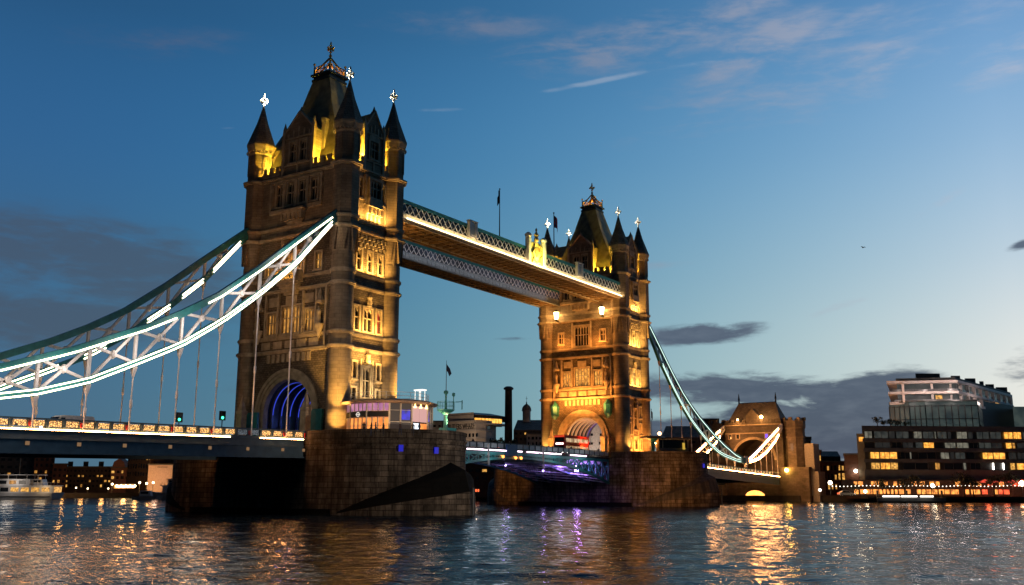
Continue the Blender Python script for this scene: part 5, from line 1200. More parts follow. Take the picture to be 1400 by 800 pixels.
# ------------------------------------------------------------------ gatehouse at the far end of the bridge
def build_gatehouse():
    gx = 193.0; t = thing('bridge_gatehouse', 'battlemented stone gatehouse with steep slate roof at the bank end of the chains', 'gatehouse', (gx, 0, 0))
    S = masonry('gatehouse stone', (.17, .13, .095), (.12, .095, .07), (.07, .055, .04), 1.2, .5, .02, grime=.5)
    w = MB(); K = 20; ro, zs = 6.6, 12.6
    arc = [(ro*math.cos(PI*k/K), zs+ro*.98*math.sin(PI*k/K)) for k in range(K+1)]
    for (y0, z0), (y1, z1) in zip(arc, arc[1:]):
        w.extr([(0, y0, z0), (0, y1, z1), (0, y1, 23.6), (0, y0, 23.6)], (8, 0, 0))
    for s in (-1, 1): w.box(0, 10, s*6.6, s*9.4, 0, 23.6)
    w.box(0, 10, -6.6, 6.6, 0, 7.0); w.box(8, 10, -6.6, 6.6, 7.0, 23.6); w.build('wall', S, t)
    am = MB()
    for k in range(K):
        (y0, z0), (y1, z1) = arc[k], arc[k+1]; am.extr([(-.25, y0, z0), (-.25, y1, z1), (-.25, y1*1.12, zs+(z1-zs)*1.12), (-.25, y0*1.12, zs+(z0-zs)*1.12)], (.4, 0, 0))
    for z in (20.9, 23.5): am.box(-.3, 0, -9.2, 9.2, z, z+.35)
    am.build('arch_moulding', M_trim, t)
    pa = MB()
    for i in range(10):
        y = -8.6+i*1.9; pa.box(-.2, .25, y-.55, y+.55, 24.5, 25.3)
    pa.box(-.2, .25, -9.3, 9.3, 23.85, 24.5); pa.build('parapet', S, t)
    rf = MB(); rf.prism([(1.0, -9.0), (9.5, -9.0), (9.5, 9.0), (1.0, 9.0)], 24, 31.0, [(4.9, -6.1), (5.9, -6.1), (5.9, 6.1), (4.9, 6.1)]); ro_ = rf.build('roof', M_slate, t)
    sp = MB()
    for s in (-1, 1): sp.lathe(5.4, s*6.1, [(.28, 30.8), (.22, 32.0), (.35, 32.2), (.06, 34.2)], 6)
    sp.bar((5.4, -6.1, 31.05), (5.4, 6.1, 31.05), .3); sp.build('ridge_finial', M_dark, ro_)
    gb = MB(); gb.extr([(-.1, -2, 24), (-.1, 2, 24), (-.1, 2, 26.6), (-.1, 0, 28.8), (-.1, -2, 26.6)], (4, 0, 0)); gb.build('gable', S, t)
    for s in (-1, 1):
        tw = MB(); a = s*12.2; tw.lathe(3.2, a, [(3.55, 0), (3.55, 10.0), (3.2, 10.6), (3.2, 22), (3.5, 22.6), (3.5, 24.6)], 8, PI/8)
        to = tw.build('turret', S, t); me = MB()
        for k in range(8):
            an = 2*PI*k/8; mq = MB(); mq.box(3.2+3.2*math.cos(an)-.5, 3.2+3.2*math.cos(an)+.5, a+3.2*math.sin(an)-.5, a+3.2*math.sin(an)+.5, 24.6, 25.6); mq.build('merlon', S, to)
        me.lathe(3.2, a, [(3.5, 19.4), (3.6, 19.6), (3.5, 19.9)], 8, PI/8); me.build('battlement', S, to)
        ws = MB(); ws.box(-.02, .12, a-.4, a+.4, 15.5, 17.5); ws.build('window', emis('dim window', (.30, .24, .18), .35), to)
    for y, m_ in ((5, M_glass), (-4.4, emis('violet lit window', (.20, .10, 1), 1.2)), (7.6, M_glass)):
        f = MB(); f.box(-.12, .05, y-.75, y+.75, 20.9-1.7, 20.9); fo = f.build('window', M_trim, t); g = MB(); g.box(-.16, -.10, y-.42, y+.42, 19.4, 20.7); g.build('pane', m_, fo)
    for y, z, e in ((-3.2, 26.0, 1), (4.6, 25.4, .5)):
        l = MB(); l.ball((-.7, y, z), .42*e+.1, 8, 6); l.build('lantern', emis('bright orange lantern', (1, .5, .16), 70*e), t)
        lamp('POINT', 'gatehouse_lantern', (gx-1.3, y, z), 1100*e, (1, .45, .12), size=.4)
    lo = MB(); lo.box(-.8, 6, -17.2, -8.5, 0, 9.8); lo.box(-.9, 6.1, -17.3, -8.6, 9.8, 10.3); lo.build('abutment_block', S, t)
    st = MB(); st.prism([(1, -17.3), (8, -17.3), (8, -19.6), (1, -19.6)], 0, 9.0); st.prism([(2, -15.4), (8, -15.4), (8, -18.2), (2, -18.2)], 9.0, 17.5); st.build('stair_tower', paint('pale stair stone', (.26, .24, .22), .8), t)
    ni = MB(); ni.extr([(-.06, 3.2*math.cos(PI*k/12)+.2, 1.3+2.0*math.sin(PI*k/12)) for k in range(13)], (.2, 0, 0)); ni.build('lit_vault', emis('lit vault', (1, .36, .06), 7.0, (.10, .02, .01), .9, .9), t)
    lamp('POINT', 'abutment_flood', (gx-2.5, -11.5, 10.8), 450, (1, .42, .08), size=.3); lamp('POINT', 'abutment_flood', (gx-3, -6, 12), 240, (1, .45, .12), size=.3)
    l = MB(); l.ball((-1.4, -10.6, 9.4), .55, 8, 6); l.build('floodlight', emis('yellow flood', (1, .60, .10), 70), t)
build_gatehouse()
# ------------------------------------------------------------------ far bank
bank = [(-900, 1300), (-300, 560), (20, 262), (92, 246), (150, 238), (176, 150), (186, 92), (192, 40), (192, 12), (192, -14), (200, -28), (216, -46), (240, -72), (330, -170), (900, -760), (2500, -2400), (5200, -1500), (5200, 4500), (-900, 4500)]
b_ = MB(); b_.prism(bank, -3, 1.75); o = b_.build('embankment', paint('dark river wall', (.035, .032, .03), .9, var=.4, scale=.6)); o['kind'] = 'structure'

M_brick = masonry('dark red brick', (.16, .065, .045), (.12, .05, .035), (.09, .07, .06), .5, .18, .02, bump=.3)
M_brickd = masonry('sooty brick', (.075, .05, .04), (.06, .042, .034), (.04, .035, .03), .5, .18, .02, bump=.3)
M_stucco = paint('pale stucco', (.50, .42, .36), .8, var=.25, scale=.5)
M_conc = paint('dark concrete cladding', (.10, .10, .10), .7, var=.25, scale=.5)
M_wht = paint('weathered white render', (.42, .37, .34), .7, var=.2, scale=.5)
def plan(pts): return [(at(px, 640, d).x, at(px, 640, d).y) for px, d in pts]
def zof(py, d, px=700): return at(px, py, d).z
def block(t, name, pts, y0, y1, mat, dz=0.0):
    """part: prism over plan pts [(px, dist)] between photo heights measured at the first point"""
    px, d = pts[0]; m_ = MB(); m_.prism(plan(pts), zof(y0, d, px) if y0 is not None else 1.0, zof(y1, d, px)); return m_.build(name, mat, t)
def pane(t, A, B, u0, u1, z0, z1, mat, off=.06, name='window', framed=False):
    A = Vector((*A, 0)); B = Vector((*B, 0)); p = A.lerp(B, u0); q = A.lerp(B, u1); d = (B-A).normalized(); n = Vector((d.y, -d.x, 0))
    if n.dot(CAM-p) < 0: n = -n
    m_ = MB(); s = n*off; m_.extr([p+s+Vector((0, 0, z0)), q+s+Vector((0, 0, z0)), q+s+Vector((0, 0, z1)), p+s+Vector((0, 0, z1))], n*-.12)
    o = m_.build(name, mat, t)
    if framed:
        f = MB(); e = n*(off+.04); w = .09
        for a, b2 in (((p, z0), (q, z0)), ((p, z1), (q, z1)), ((p, z0), (p, z1)), ((q, z0), (q, z1)), ((p.lerp(q, .5), z0), (p.lerp(q, .5), z1))):
            f.bar(a[0]+e+Vector((0, 0, a[1])), b2[0]+e+Vector((0, 0, b2[1])), w, w, n)
        f.build('frame', M_conc, o)
    return o
def rows(t, a, b_, d0, n, ys, lit=.15, mats=None, fill=.55, framed=False):
    """rows of windows on the wall between two plan points (px, dist)"""
    A, B = plan([a])[0], plan([b_])[0]
    for (yt, yb) in ys:
        z1, z0 = zof(yt, d0, a[0]), zof(yb, d0, a[0])
        for i in range(n):
            m_ = random.choice(mats or [E_amber, E_amberd, E_amberd]) if random.random() < lit else M_glass
            f0 = fill*random.uniform(.6, 1.15); c0 = i+.5+random.uniform(-.08, .08); dz = (z1-z0)*random.uniform(0, .25)
            pane(t, A, B, (c0-f0/2)/n, (c0+f0/2)/n, z0, z1-dz, m_, framed=framed)

# ---- apartment block on the right
def apartment():
    t = thing('apartment_block', 'stepped riverside apartment block with white balcony tiers over dark storeys', 'building', (0, 0, 0))
    D = 288; front = [(1182, D), (1450, D+4), (1450, D+60), (1182, D+50)]
    core = [(1184, D+.8), (1449, D+4.8), (1449, D+59), (1184, D+49)]
    block(t, 'core_wall', core, None, 584, M_dark)
    for y0, y1 in ((589, 582), (604, 599.5), (617.5, 612.5), (632, 627.5), (656, 642)): block(t, 'storey_band', front, y0, y1, M_conc)
    A, B = plan([(1182, D+.4)])[0], plan([(1450, D+4.4)])[0]; P = lambda px: (px-1182)/268
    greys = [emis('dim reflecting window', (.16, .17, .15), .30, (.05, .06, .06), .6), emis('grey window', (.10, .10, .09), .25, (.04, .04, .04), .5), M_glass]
    pal = emis('pale curtained window', (.45, .42, .32), .45, (.15, .15, .12), .8)
    am = emis('bright amber flat', (1, .50, .08), 1.9, (.28, .06, .005), 1.3, .8)
    def row(yt, yb, spans):
        z1, z0 = zof(yt, D, 1182), zof(yb, D, 1182)
        for a, b2, m_ in spans: pane(t, A, B, P(a), P(b2), z0, z1, m_, 0.05, framed=(b2-a) > 9)
    g = greys
    row(589.5, 599, [(1185, 1195, pal), (1198, 1217, g[0]), (1218.5, 1226, g[1]), (1228, 1245, g[0]), (1252, 1263, pal), (1264.5, 1279, g[0]), (1281, 1282.5, pal), (1284.5, 1297, g[0]), (1299, 1303, g[1]), (1311, 1325, pal), (1327, 1333, g[1]), (1339, 1346, g[0]), (1347.5, 1355, g[0]), (1357, 1372, g[0]), (1376, 1388, am), (1389, 1400, am), (1402, 1440, g[0])])
    row(604.5, 612, [(1198, 1219, g[1]), (1221, 1234, g[2]), (1236, 1250, g[1]), (1254, 1263, g[0]), (1264.5, 1278.5, am), (1293.5, 1308, pal), (1310, 1326, pal), (1327, 1338, g[2]), (1341, 1347, g[0]), (1348.5, 1357, g[0]), (1358, 1372, g[1]), (1378, 1385, am), (1387, 1390, E_amberd), (1393, 1440, g[1])])
    row(618, 627, [(1191, 1203, am), (1204, 1217, am), (1218, 1227, am), (1232, 1244, g[2]), (1245, 1246.5, pal), (1256, 1280, g[2]), (1286.5, 1298, pal), (1300, 1305, g[1]), (1306.5, 1320, g[0]), (1323, 1332, g[2]), (1344, 1358, am), (1359, 1375, am), (1380, 1390, g[1]), (1392, 1402, g[1])])
    row(632.5, 641.5, [(1191, 1203, E_amber), (1204, 1217, am), (1218, 1227, E_amber), (1234, 1268, g[2]), (1278.5, 1284, E_amberd), (1290, 1315, g[2]), (1317, 1320, pal), (1326, 1340, g[2]), (1357, 1358, E_lampw), (1371, 1372, E_lampw), (1381.5, 1387, E_amber), (1390, 1410, am)])
    sd_ = [(1174, D+3), (1184, D+2.4), (1184, D+30), (1174, D+30)]; block(t, 'side_bay', sd_, None, 593, M_conc)
    pane(t, plan([(1174, D+2.8)])[0], plan([(1184, D+2.2)])[0], .3, .95, zof(602, D), zof(596, D), am)
    # glazed storey
    gl = [(1222, D+12), (1250, D+7), (1272, D+5), (1345, D+3), (1350, D+18), (1350, D+50), (1222, D+50)]
    M_green = emis('green tinted glass', (.085, .115, .105), .55, (.03, .05, .055), .35)
    block(t, 'glazed_storey', gl, 582, 551, M_green); px, d = gl[0]
    for (a, b2), n in (((gl[0], gl[1]), 4), ((gl[1], gl[2]), 3), ((gl[2], gl[3]), 8), ((gl[3], gl[4]), 4)):
        A_, B_ = plan([a])[0], plan([b2])[0]; m_ = MB()
        for i in range(n+1):
            q = Vector((*A_, 0)).lerp(Vector((*B_, 0)), i/n); m_.box(q.x-.13, q.x+.13, q.y-.13, q.y+.13, zof(582, D), zof(550.5, D))
        for y in (552, 570): m_.bar((*A_, zof(y, D)), (*B_, zof(y, D)), .3, .25)
        m_.build('mullion', M_dark, t)
    block(t, 'glazed_roof', [(p, dd-1) for p, dd in gl], 551.5, 549.8, M_conc)
    block(t, 'rear_wall', [(1344, D+22), (1395, D+40), (1395, D+60), (1344, D+50)], 583, 548, M_dark)
    # white balcony tiers
    M_slab = paint('pale balcony slab', (.85, .74, .70), .6, var=.15, scale=.5)
    def tier(y0, y1, w=0, mat=M_slab, nm='balcony_slab', inset=0):
        q = [(1228-w+inset, D+9+inset*.2), (1318+w*.3, D+5+inset*.3), (1394-inset, D+52), (1394-inset, D+90), (1228+inset, D+60)]; m_ = MB(); z0, z1 = zof(y0, D+6, 1300), zof(y1, D+6, 1300); m_.prism(plan(q), z0, z1); m_.build(nm, mat, t)
    tier(552, 516, 0, emis('penthouse glass', (.10, .115, .11), .5, (.03, .04, .045), .4), 'glazed_core', 7)
    tier(552, 548.6, 5); tier(538, 534.6, 6); tier(523.4, 519.8, 7)
    tier(519.8, 516, -4, M_conc, 'roof_kerb', 2)
    A_, B_ = plan([(1318, D+5.6)])[0], plan([(1394, D+52.5)])[0]
    for z0, z1 in ((zof(549, D+6), zof(537.5, D+6)), (zof(534.8, D+6), zof(523, D+6))):
        for i in range(9):
            q = Vector((*A_, 0)).lerp(Vector((*B_, 0)), (i+.5)/9); m_ = MB(); m_.box(q.x-.5, q.x+.5, q.y-.5, q.y+.5, z0, z1); m_.build('balcony_pier', M_slab, t)
        for px in (1240, 1280, 1306): q = at(px, 600, D+7.2); m_ = MB(); m_.box(q.x-.3, q.x+.3, q.y-.3, q.y+.3, z0, z1); m_.build('balcony_pier', M_slab, t)
        m_ = MB(); c0 = plan([(1229, D+9)])[0]; c1 = plan([(1318, D+5.2)])[0]; c2 = plan([(1393, D+52)])[0]
        for a, b2 in ((c0, c1), (c1, c2)): m_.bar((*a, z0+1.0), (*b2, z0+1.0), .08); m_.bar((*a, z0+.55), (*b2, z0+.55), .04, .8)
        m_.build('balustrade', paint('balustrade glass', (.18, .19, .20), .2), t)
    for px, y in ((1242, 545), (1275, 545), (1308, 545), (1242, 530), (1275, 530), (1308, 530), (1345, 551), (1370, 556)): lamp('POINT', 'balcony_fill', at(px, y, D+1.5 if px < 1320 else D+12), 420, (1, .78, .70), size=.5)  # unseen lamps added in front of the slabs to brighten them
    pane(t, plan([(1228, D+9.6)])[0], plan([(1318, D+6)])[0], .66, .76, zof(546, D+6), zof(539, D+6), E_amber, .5)
    pane(t, A_, B_, .62, .70, zof(543, D+6), zof(537.6, D+6), E_amber, .3)
    for a, b2, yt, da in ((1262, 1296, 509.5, 12), (1311, 1324, 512.5, 20), (1330, 1345, 516, 30), (1350, 1356, 520, 38), (1358, 1370, 524, 44), (1372, 1388, 528, 50)):
        q = [(a, D+da), (b2, D+da), (b2, D+da+8), (a, D+da+8)]; m_ = MB(); m_.prism(plan(q), zof(519, D+6), zof(yt, D+da)); m_.build('roof_housing', M_conc, t)
    bb = [(1393, D+30), (1450, D+30), (1450, D+60), (1393, D+60)]; block(t, 'rear_glazed_block', bb, 582, 556, M_green)
    # restaurants on the quay
    rl = emis('restaurant interior', (1, .36, .07), 2.4, (.07, .01, .005), 1.1, .8); rr_ = emis('red lit restaurant', (1, .12, .04), 2.4, (.12, .01, .01), 1.0, .8)
    z = lambda y: zof(y, D-8)
    A2, B2 = plan([(1150, D-4)])[0], plan([(1450, D-1)])[0]; P2 = lambda px: (px-1150)/300
    rng = random.Random(3)
    for yt, yb in ((657, 663), (668, 674.5)):
        px = 1166
        while px < 1406:
            w = rng.uniform(3, 8); on = rng.random() < .75
            if on: pane(t, A2, B2, P2(px), P2(px+w), z(yb), z(yt), rr_ if px > 1335 and rng.random() < .6 else rl, name='restaurant_window')
            px += w+rng.uniform(.6, 3.5)
    block(t, 'restaurant_front', [(1150, D-3.8), (1450, D-.8), (1450, D+1), (1150, D+1)], 678.5, 656, paint('dark restaurant front', (.05, .03, .025), .7))
    return t
apartment()

# ---- smaller buildings along the right bank
def house(name, label, pts, yt, mat, nwin, ys, lit=.2, mats=None, group=None, cat='building', roofy=None, roofmat=None):
    t = thing(name, label, cat, (0, 0, 0), group=group); block(t, 'wall', pts, None, yt, mat)
    rows(t, pts[0], pts[1], pts[0][1], nwin, ys, lit, mats)
    if roofy:
        (p0, d0), (p1, d1) = pts[0], pts[1]; m_ = MB(); zt, zr = zof(yt, d0, p0), zof(roofy, d0, p0)
        q = plan(pts); c = [((q[0][0]+q[3][0])/2, (q[0][1]+q[3][1])/2), ((q[1][0]+q[2][0])/2, (q[1][1]+q[2][1])/2)]
        m_.prism(q, zt, zr, [tuple(Vector(c[0]).lerp(Vector(c[1]), .12)), tuple(Vector(c[1]).lerp(Vector(c[0]), .12)), tuple(Vector(c[1]).lerp(Vector(c[0]), .121)), tuple(Vector(c[0]).lerp(Vector(c[1]), .121))]); m_.build('roof', roofmat or M_slate, t)
    else:
        m_ = MB(); z = zof(yt, pts[0][1], pts[0][0]); m_.prism(plan([(p+(1 if i in (1, 2) else -1), d-(.6 if i < 2 else -.6)) for i, (p, d) in enumerate(pts)]), z, z+.45); m_.build('roof_coping', M_conc, t)
    return t
R4 = lambda a, b2, d, dd=14: [(a, d), (b2, d), (b2, d+dd), (a, d+dd)]
GB = 'low buildings beside the gatehouse'
house('warehouse', 'brick warehouse with amber windows just beyond the stair tower of the gatehouse', R4(1104, 1124, 306), 617, M_brick, 4, [(622, 630), (636, 648), (654, 664)], .55)
house('office_building', 'dark set back block with flat roof rising behind the amber windowed warehouse', R4(1096, 1111, 325), 599, M_conc, 3, [(603, 607), (609, 613)], .0)
house('terrace_house', 'low brick terrace glowing orange between warehouse and quoined brick house', R4(1124, 1155, 312), 632, M_brick, 6, [(636, 643), (647, 656), (660, 669)], .5)
house('terrace_house', 'dark roofed house behind the glowing low terrace', R4(1118, 1150, 335), 624, M_brickd, 5, [(627, 630)], .1, roofy=616)
house('brick_house', 'plain red brown brick house with a white lamp on its wall, beside the apartment block', R4(1155, 1183, 292), 622, M_brick, 2, [(658, 664)], .6)
q = at(1170, 644, 291.4); m_ = MB(); m_.ball(q, .55, 8, 6); m_.bar(q, q+HF*.6, .1); o = m_.build('wall_lamp', emis('white wall lamp', (1, .9, .7), 10)); tag(o, 'white lamp on the blank wall of the red brown brick house', 'lamp')
lamp('POINT', 'wall_lamp_light', q-HF*.8-Vector((0, 0, .4)), 160, (1, .75, .45), size=.3)
for px, y, e in ((1112, 655, 260), (1135, 655, 260), (1148, 650, 200), (1165, 665, 200), (1105, 672, 150)): lamp('POINT', 'street_glow', at(px, y, 288), e, (1, .40, .10), size=.5)
house('distant_house', 'dark slate roofed house behind the near hangers, left of the gatehouse', R4(905, 965, 330, 20), 598, M_brickd, 6, [(602, 606)], .1, roofy=580)
house('distant_house', 'dark block directly left of the gatehouse turret', R4(950, 985, 345, 16), 574, M_brickd, 4, [(578, 582), (586, 590)], .12)
for px in (1215, 1240, 1265, 1295, 1325, 1350, 1375, 1398): lamp('POINT', 'restaurant_glow', at(px, 668, 280), 200 if px < 1340 else 340, (1, .34, .08) if px < 1340 else (1, .16, .05), size=.8)
# street lamps, string lights, jetty, car
for i, (px, py, r, e) in enumerate(((1135, 660, .55, 14), (1275, 664, .55, 12), (1397, 661, .75, 22), (1121, 670, .4, 8), (1183, 672, .45, 12))):
    q = at(px, py, 279); t = thing('street_lamp', ['white globe street lamp at the left end of the bulb string', 'white globe street lamp before the dark middle restaurants', 'brightest globe street lamp, by the red lit restaurant', 'small globe street lamp below the glowing terrace', 'low white lamp by the parked car'][i], 'street lamp', (q.x, q.y, 1.75), group='street lamps on the quay')
    h = q.z-1.75; m_ = MB(); m_.rod((0, 0, 0), (0, 0, h-r), .08, 6); m_.build('post', M_dark, t); m_ = MB(); m_.ball((0, 0, h), r, 10, 6); m_.build('globe', emis('globe lamp', (1, .86, .62) if i != 2 else (1, .72, .35), e), t)
    lamp('POINT', 'street_light', (q.x-HF.x*1.2, q.y-HF.y*1.2, q.z), 160, (1, .7, .4), size=.3)
t = thing('string_lights', 'long string of small white bulbs along the quay restaurants', 'string lights', (0, 0, 0))
m_ = MB(); bm_ = MB(); prev = None
for i in range(52):
    px = 1138+i*5.2; q = at(px, 664.6+.5*math.sin(i*.5), 280-.02*i); bm_.ball(q, .15, 6, 4)
    if prev: m_.bar(prev+Vector((0, 0, .15)), q+Vector((0, 0, .15)), .04)
    prev = q
m_.build('cable', M_black, t); o = bm_.build('bulb_string', emis('white bulb', (1, .9, .75), 3.5), t)
t = thing('floating_jetty', 'low floating jetty with three white light bars below the restaurants', 'jetty', (0, 0, 0))
block(t, 'pontoon', [(1196, 272), (1290, 273), (1290, 277), (1196, 277)], 685.5, 680.5, M_conc)
for a, b2 in ((1204, 1227), (1229, 1251), (1255, 1273)): pane(t, plan([(a, 271.8)])[0], plan([(b2, 272.2)])[0], 0, 1, zof(678.4, 272), zof(676.8, 272), emis('white light bar', (1, .93, .82), 4.5), name='light_bar')
m_ = MB()
for px in (1200, 1240, 1288): q = at(px, 680, 276); m_.rod((q.x, q.y, -1), (q.x, q.y, 3.4), .3, 8)
m_.build('mooring_post', M_dark, t)
q = at(1157, 675, 281); car('silver car parked on the quay under the string lights', (q.x, q.y, 1.75), YAW-PI/2, paint('silver car paint', (.45, .42, .38), .35))
for i, (px, c_) in enumerate(((1347, (1, .08, .04)), (1362, (1, .10, .05)), (1384, (1, .07, .05)), (1398, (1, .12, .06)))):
    q = at(px, 664, 282); t = thing('parasol', ['leftmost red lit parasol by the quay restaurant', 'second red lit parasol from the left on the quay', 'third red lit parasol from the left on the quay', 'rightmost red lit parasol near the bright lamp'][i], 'parasol', (q.x, q.y, 1.75), group='red parasols on the quay')
    m_ = MB(); m_.rod((0, 0, 0), (0, 0, 4.6), .06, 6); m_.build('pole', M_dark, t); m_ = MB(); m_.lathe(0, 0, [(1.7, 3.9), (1.75, 4.0), (.1, 4.8)], 8); m_.build('canopy', emis('red glowing canvas', c_, .9), t)

# ------------------------------------------------------------------ wharf, chimney and roofs between the towers
def wharf():
    D = 330; t = thing('wharf_building', 'pale rendered riverside wharf with its name in dark capitals and lit top restaurant', 'building', (0, 0, 0))
    pts = [(606, D+8), (650, D), (664, D+2), (672, D+6), (678, D+30), (606, D+40)]
    block(t, 'wall', pts, None, 577, M_stucco); 
    for y0, y1 in ((590.5, 588.5), (601, 599), (577.5, 576.2)): block(t, 'string_course', [(p, d-1.0) for p, d in pts], y0, y1, M_wht)
    block(t, 'upper_wall', [(608, D+9), (647, D+1), (647, D+28), (608, D+34)], 577, 566, M_stucco)
    rf = MB(); q = plan([(606, D+9), (648, D+.5), (690, D+10), (690, D+40), (606, D+40)]); zt = zof(566.5, D); c = at(650, 600, D+22)
    rf.prism(q, zt, zt+1.4, [tuple(Vector(p).lerp(Vector((c.x, c.y)), .5)) for p in q]); rf.build('roof', M_dark, t)
    block(t, 'restaurant', [(648, D+3), (686, D+10), (686, D+26), (648, D+26)], 578, 567.5, M_dark)
    A, B = plan([(648, D+2.9)])[0], plan([(686, D+9.9)])[0]; rg = emis('restaurant glow', (1, .52, .10), 2.0, (.6, .2, .02), .9)
    for i in range(8): pane(t, A, B, (i+.08)/8, (i+.92)/8, zof(576.5, D), zof(570.5, D), rg)
    block(t, 'balcony', [(647, D-.5), (680, D+4), (690, D+8), (690, D+12), (647, D+4)], 580, 577.6, M_wht)
    A, B = plan([(622, D+5.4)])[0], plan([(656, D+.0)])[0]
    for i in range(7): pane(t, A, B, (i+.2)/7, (i+.7)/7, zof(597.5, D), zof(592.5, D), M_glass, .9)
    A, B = plan([(664, D+2)])[0], plan([(672, D+6)])[0]; pane(t, A, B, .1, .6, zof(586.5, D), zof(582, D), M_glass, .3)
    cu = bpy.data.curves.new('lettering', 'FONT'); cu.body = "BUTLERS WHARF"; cu.size = 2.55; cu.extrude = .06; cu.align_x = 'LEFT'; cu.space_character = 1.0
    tmp = bpy.data.objects.new('lettering', cu); C.objects.link(tmp); dg = bpy.context.evaluated_depsgraph_get(); me = bpy.data.meshes.new_from_object(tmp.evaluated_get(dg)); bpy.data.objects.remove(tmp)
    me.materials.clear(); me.materials.append(M_black); o = bpy.data.objects.new('lettering', me); C.objects.link(o); o.parent = t
    A, B = Vector((*plan([(606, D+8)])[0], 0)), Vector((*plan([(650, D)])[0], 0)); d = (B-A).normalized(); n = Vector((d.y, -d.x, 0)); n = n if n.dot(CAM-A) > 0 else -n
    w = max(v.co.x for v in me.vertices); L_ = (B-A).length; s = 11.4/w
    o.matrix_world = Matrix(((d.x*s, 0, n.x, 0), (d.y*s, 0, n.y, 0), (0, 1.0, 0, 0), (0, 0, 0, 1)))
    p = A+d*(L_-11.9)+n*.12; o.location = (p.x, p.y, zof(585.6, D)-.1)
wharf()
for px in (618, 645): q = at(px, 598, 318); lamp('POINT', 'wharf_fill', q, 1500, (1, .74, .5), size=1)  # unseen fill lamps added to lift the wharf front
t = thing('brick_chimney', 'tall dark brick chimney with flared cap behind the opening span', 'chimney', tuple(at(695, 640, 350).xy)+(1.0,))
d_ = 350; zt = zof(533, d_)-1; m_ = MB(); m_.lathe(0, 0, [(1.55, 0), (1.45, zt*.5), (1.3, zt-.5), (1.32, zt)], 16); m_.build('shaft', M_brickd, t, smooth=True)
m_ = MB(); m_.lathe(0, 0, [(1.5, zt), (1.85, zt+.2), (1.85, zt+.6), (1.2, zt+1.1), (.9, zt+1.2)], 16); m_.build('cap', M_dark, t)
house('mansion_block', 'long dark roofed block behind the chimney with the white cupola', R4(702, 748, 346, 24), 588, M_brickd, 7, [(591, 594), (598, 602)], .06, roofy=571)
t = thing('cupola', 'small white cupola with grey dome and weathervane on the dark roof', 'cupola', tuple(at(720, 640, 356).xy)+(zof(577, 356),))
m_ = MB(); m_.lathe(0, 0, [(1.5, 0), (1.5, 3.9), (1.8, 4.0), (1.8, 4.3)], 8, PI/8); m_.build('drum', M_wht, t)
m_ = MB(); m_.lathe(0, 0, [(1.75, 4.3), (1.6, 5.2), (1.1, 6.0), (.4, 6.5), (.2, 6.8), (.2, 7.3), (.05, 7.4)], 12); m_.rod((0, 0, 7.2), (0, 0, 9.4), .06, 5); m_.bar((-.6, 0, 8.6), (.6, 0, 8.6), .1); m_.build('dome', M_slate, t)
house('quay_building', 'low pale building with many panes at the foot of the farther tower', R4(720, 742, 322, 10), 594, M_wht, 4, [(597, 601), (604, 609)], .1)
house('quay_building', 'low pale house half hidden by the signal mast', R4(590, 616, 345, 12), 577, M_stucco, 4, [(581, 584), (589, 592)], .1)
house('riverside_block', 'dark riverside block under the opening span with small lit windows', [(598, 318), (690, 300), (690, 316), (598, 332)], 622, M_brickd, 9, [(642, 646), (652, 656)], .35, [E_amber, E_amberd])
house('riverside_house', 'white rendered tall house framed by the farther archway', R4(800, 832, 268, 14), 572, paint('floodlit white render', (.62, .58, .56), .7), 2, [(580, 584), (592, 596), (604, 608)], .0)
q = at(812, 600, 262); lamp('SPOT', 'house_flood', (q.x-6, q.y, 4), 9000, (1, .86, .72), (q.x+4, q.y, 18), .5, angle=60)
t = thing('red_sign', 'row of red lit letters glowing low under the opening span', 'lit sign', (0, 0, 0))
A, B = plan([(634, 297)])[0], plan([(656, 297)])[0]
for i in range(7): pane(t, A, B, (i+.1)/7, (i+.8)/7, zof(672.5, 297), zof(669, 297), emis('red sign segment', (1, .16, .05), 1.6), name='lit_segment')

# ------------------------------------------------------------------ far left bank under the side span
DL = 405
house('dark_office', 'dark office block at the far left behind the river cruiser', R4(-30, 47, DL+18, 20), 621, M_conc, 8, [(626, 630), (636, 640), (646, 650)], .12)
t = house('flat_roofed_block', 'red brown block with wide overhanging flat roof', R4(46, 74, DL+6, 16), 619, M_brick, 4, [(626, 630), (634, 638), (643, 647), (652, 656)], .22)
m_ = MB(); m_.prism(plan([(26, DL+3), (78, DL+3), (78, DL+24), (26, DL+24)]), zof(618.6, DL+6), zof(617.4, DL+6)); m_.build('roof_overhang', M_dark, t)
house('brick_block', 'low russet brick block right of the flat roofed one', R4(72, 92, DL, 16), 635, M_brick, 3, [(640, 644), (648, 652), (656, 660)], .2)
t = house('long_block', 'long dark block with three roof boxes', R4(90, 153, DL+4, 16), 639, M_brickd, 12, [(642, 645), (649, 652), (656, 659), (662, 666)], .2)
for px in (96, 117, 138): block(t, 'roof_box', R4(px-3.5, px+3.5, DL+10, 4), 639, 631, M_dark)
t = house('gabled_warehouse', 'gabled pinkish warehouse with amber windows', R4(152, 178, DL, 18), 640, paint('pinkish brick', (.20, .10, .085), .8), 4, [(643, 647), (651, 655)], .45, [E_amber])
q = plan([(153, DL-.2), (171, DL-.2)]); m_ = MB(); z = zof(640, DL); A = Vector((*q[0], z)); B = Vector((*q[1], z)); m_.extr([A, B, B.lerp(A, .12)+Vector((0, 0, 2.2)), B.lerp(A, .5)+Vector((0, 0, 3.6)), A.lerp(B, .12)+Vector((0, 0, 2.2))], HF*6); m_.build('gable', paint('pinkish gable', (.20, .10, .085), .8), t)
house('brick_warehouse', 'tall dark brick warehouse running behind the pale hall', [(174, DL-2), (206, DL-14), (262, DL-10), (262, DL+20)], 619, M_brickd, 9, [(624, 630), (634, 641), (645, 651)], .1)
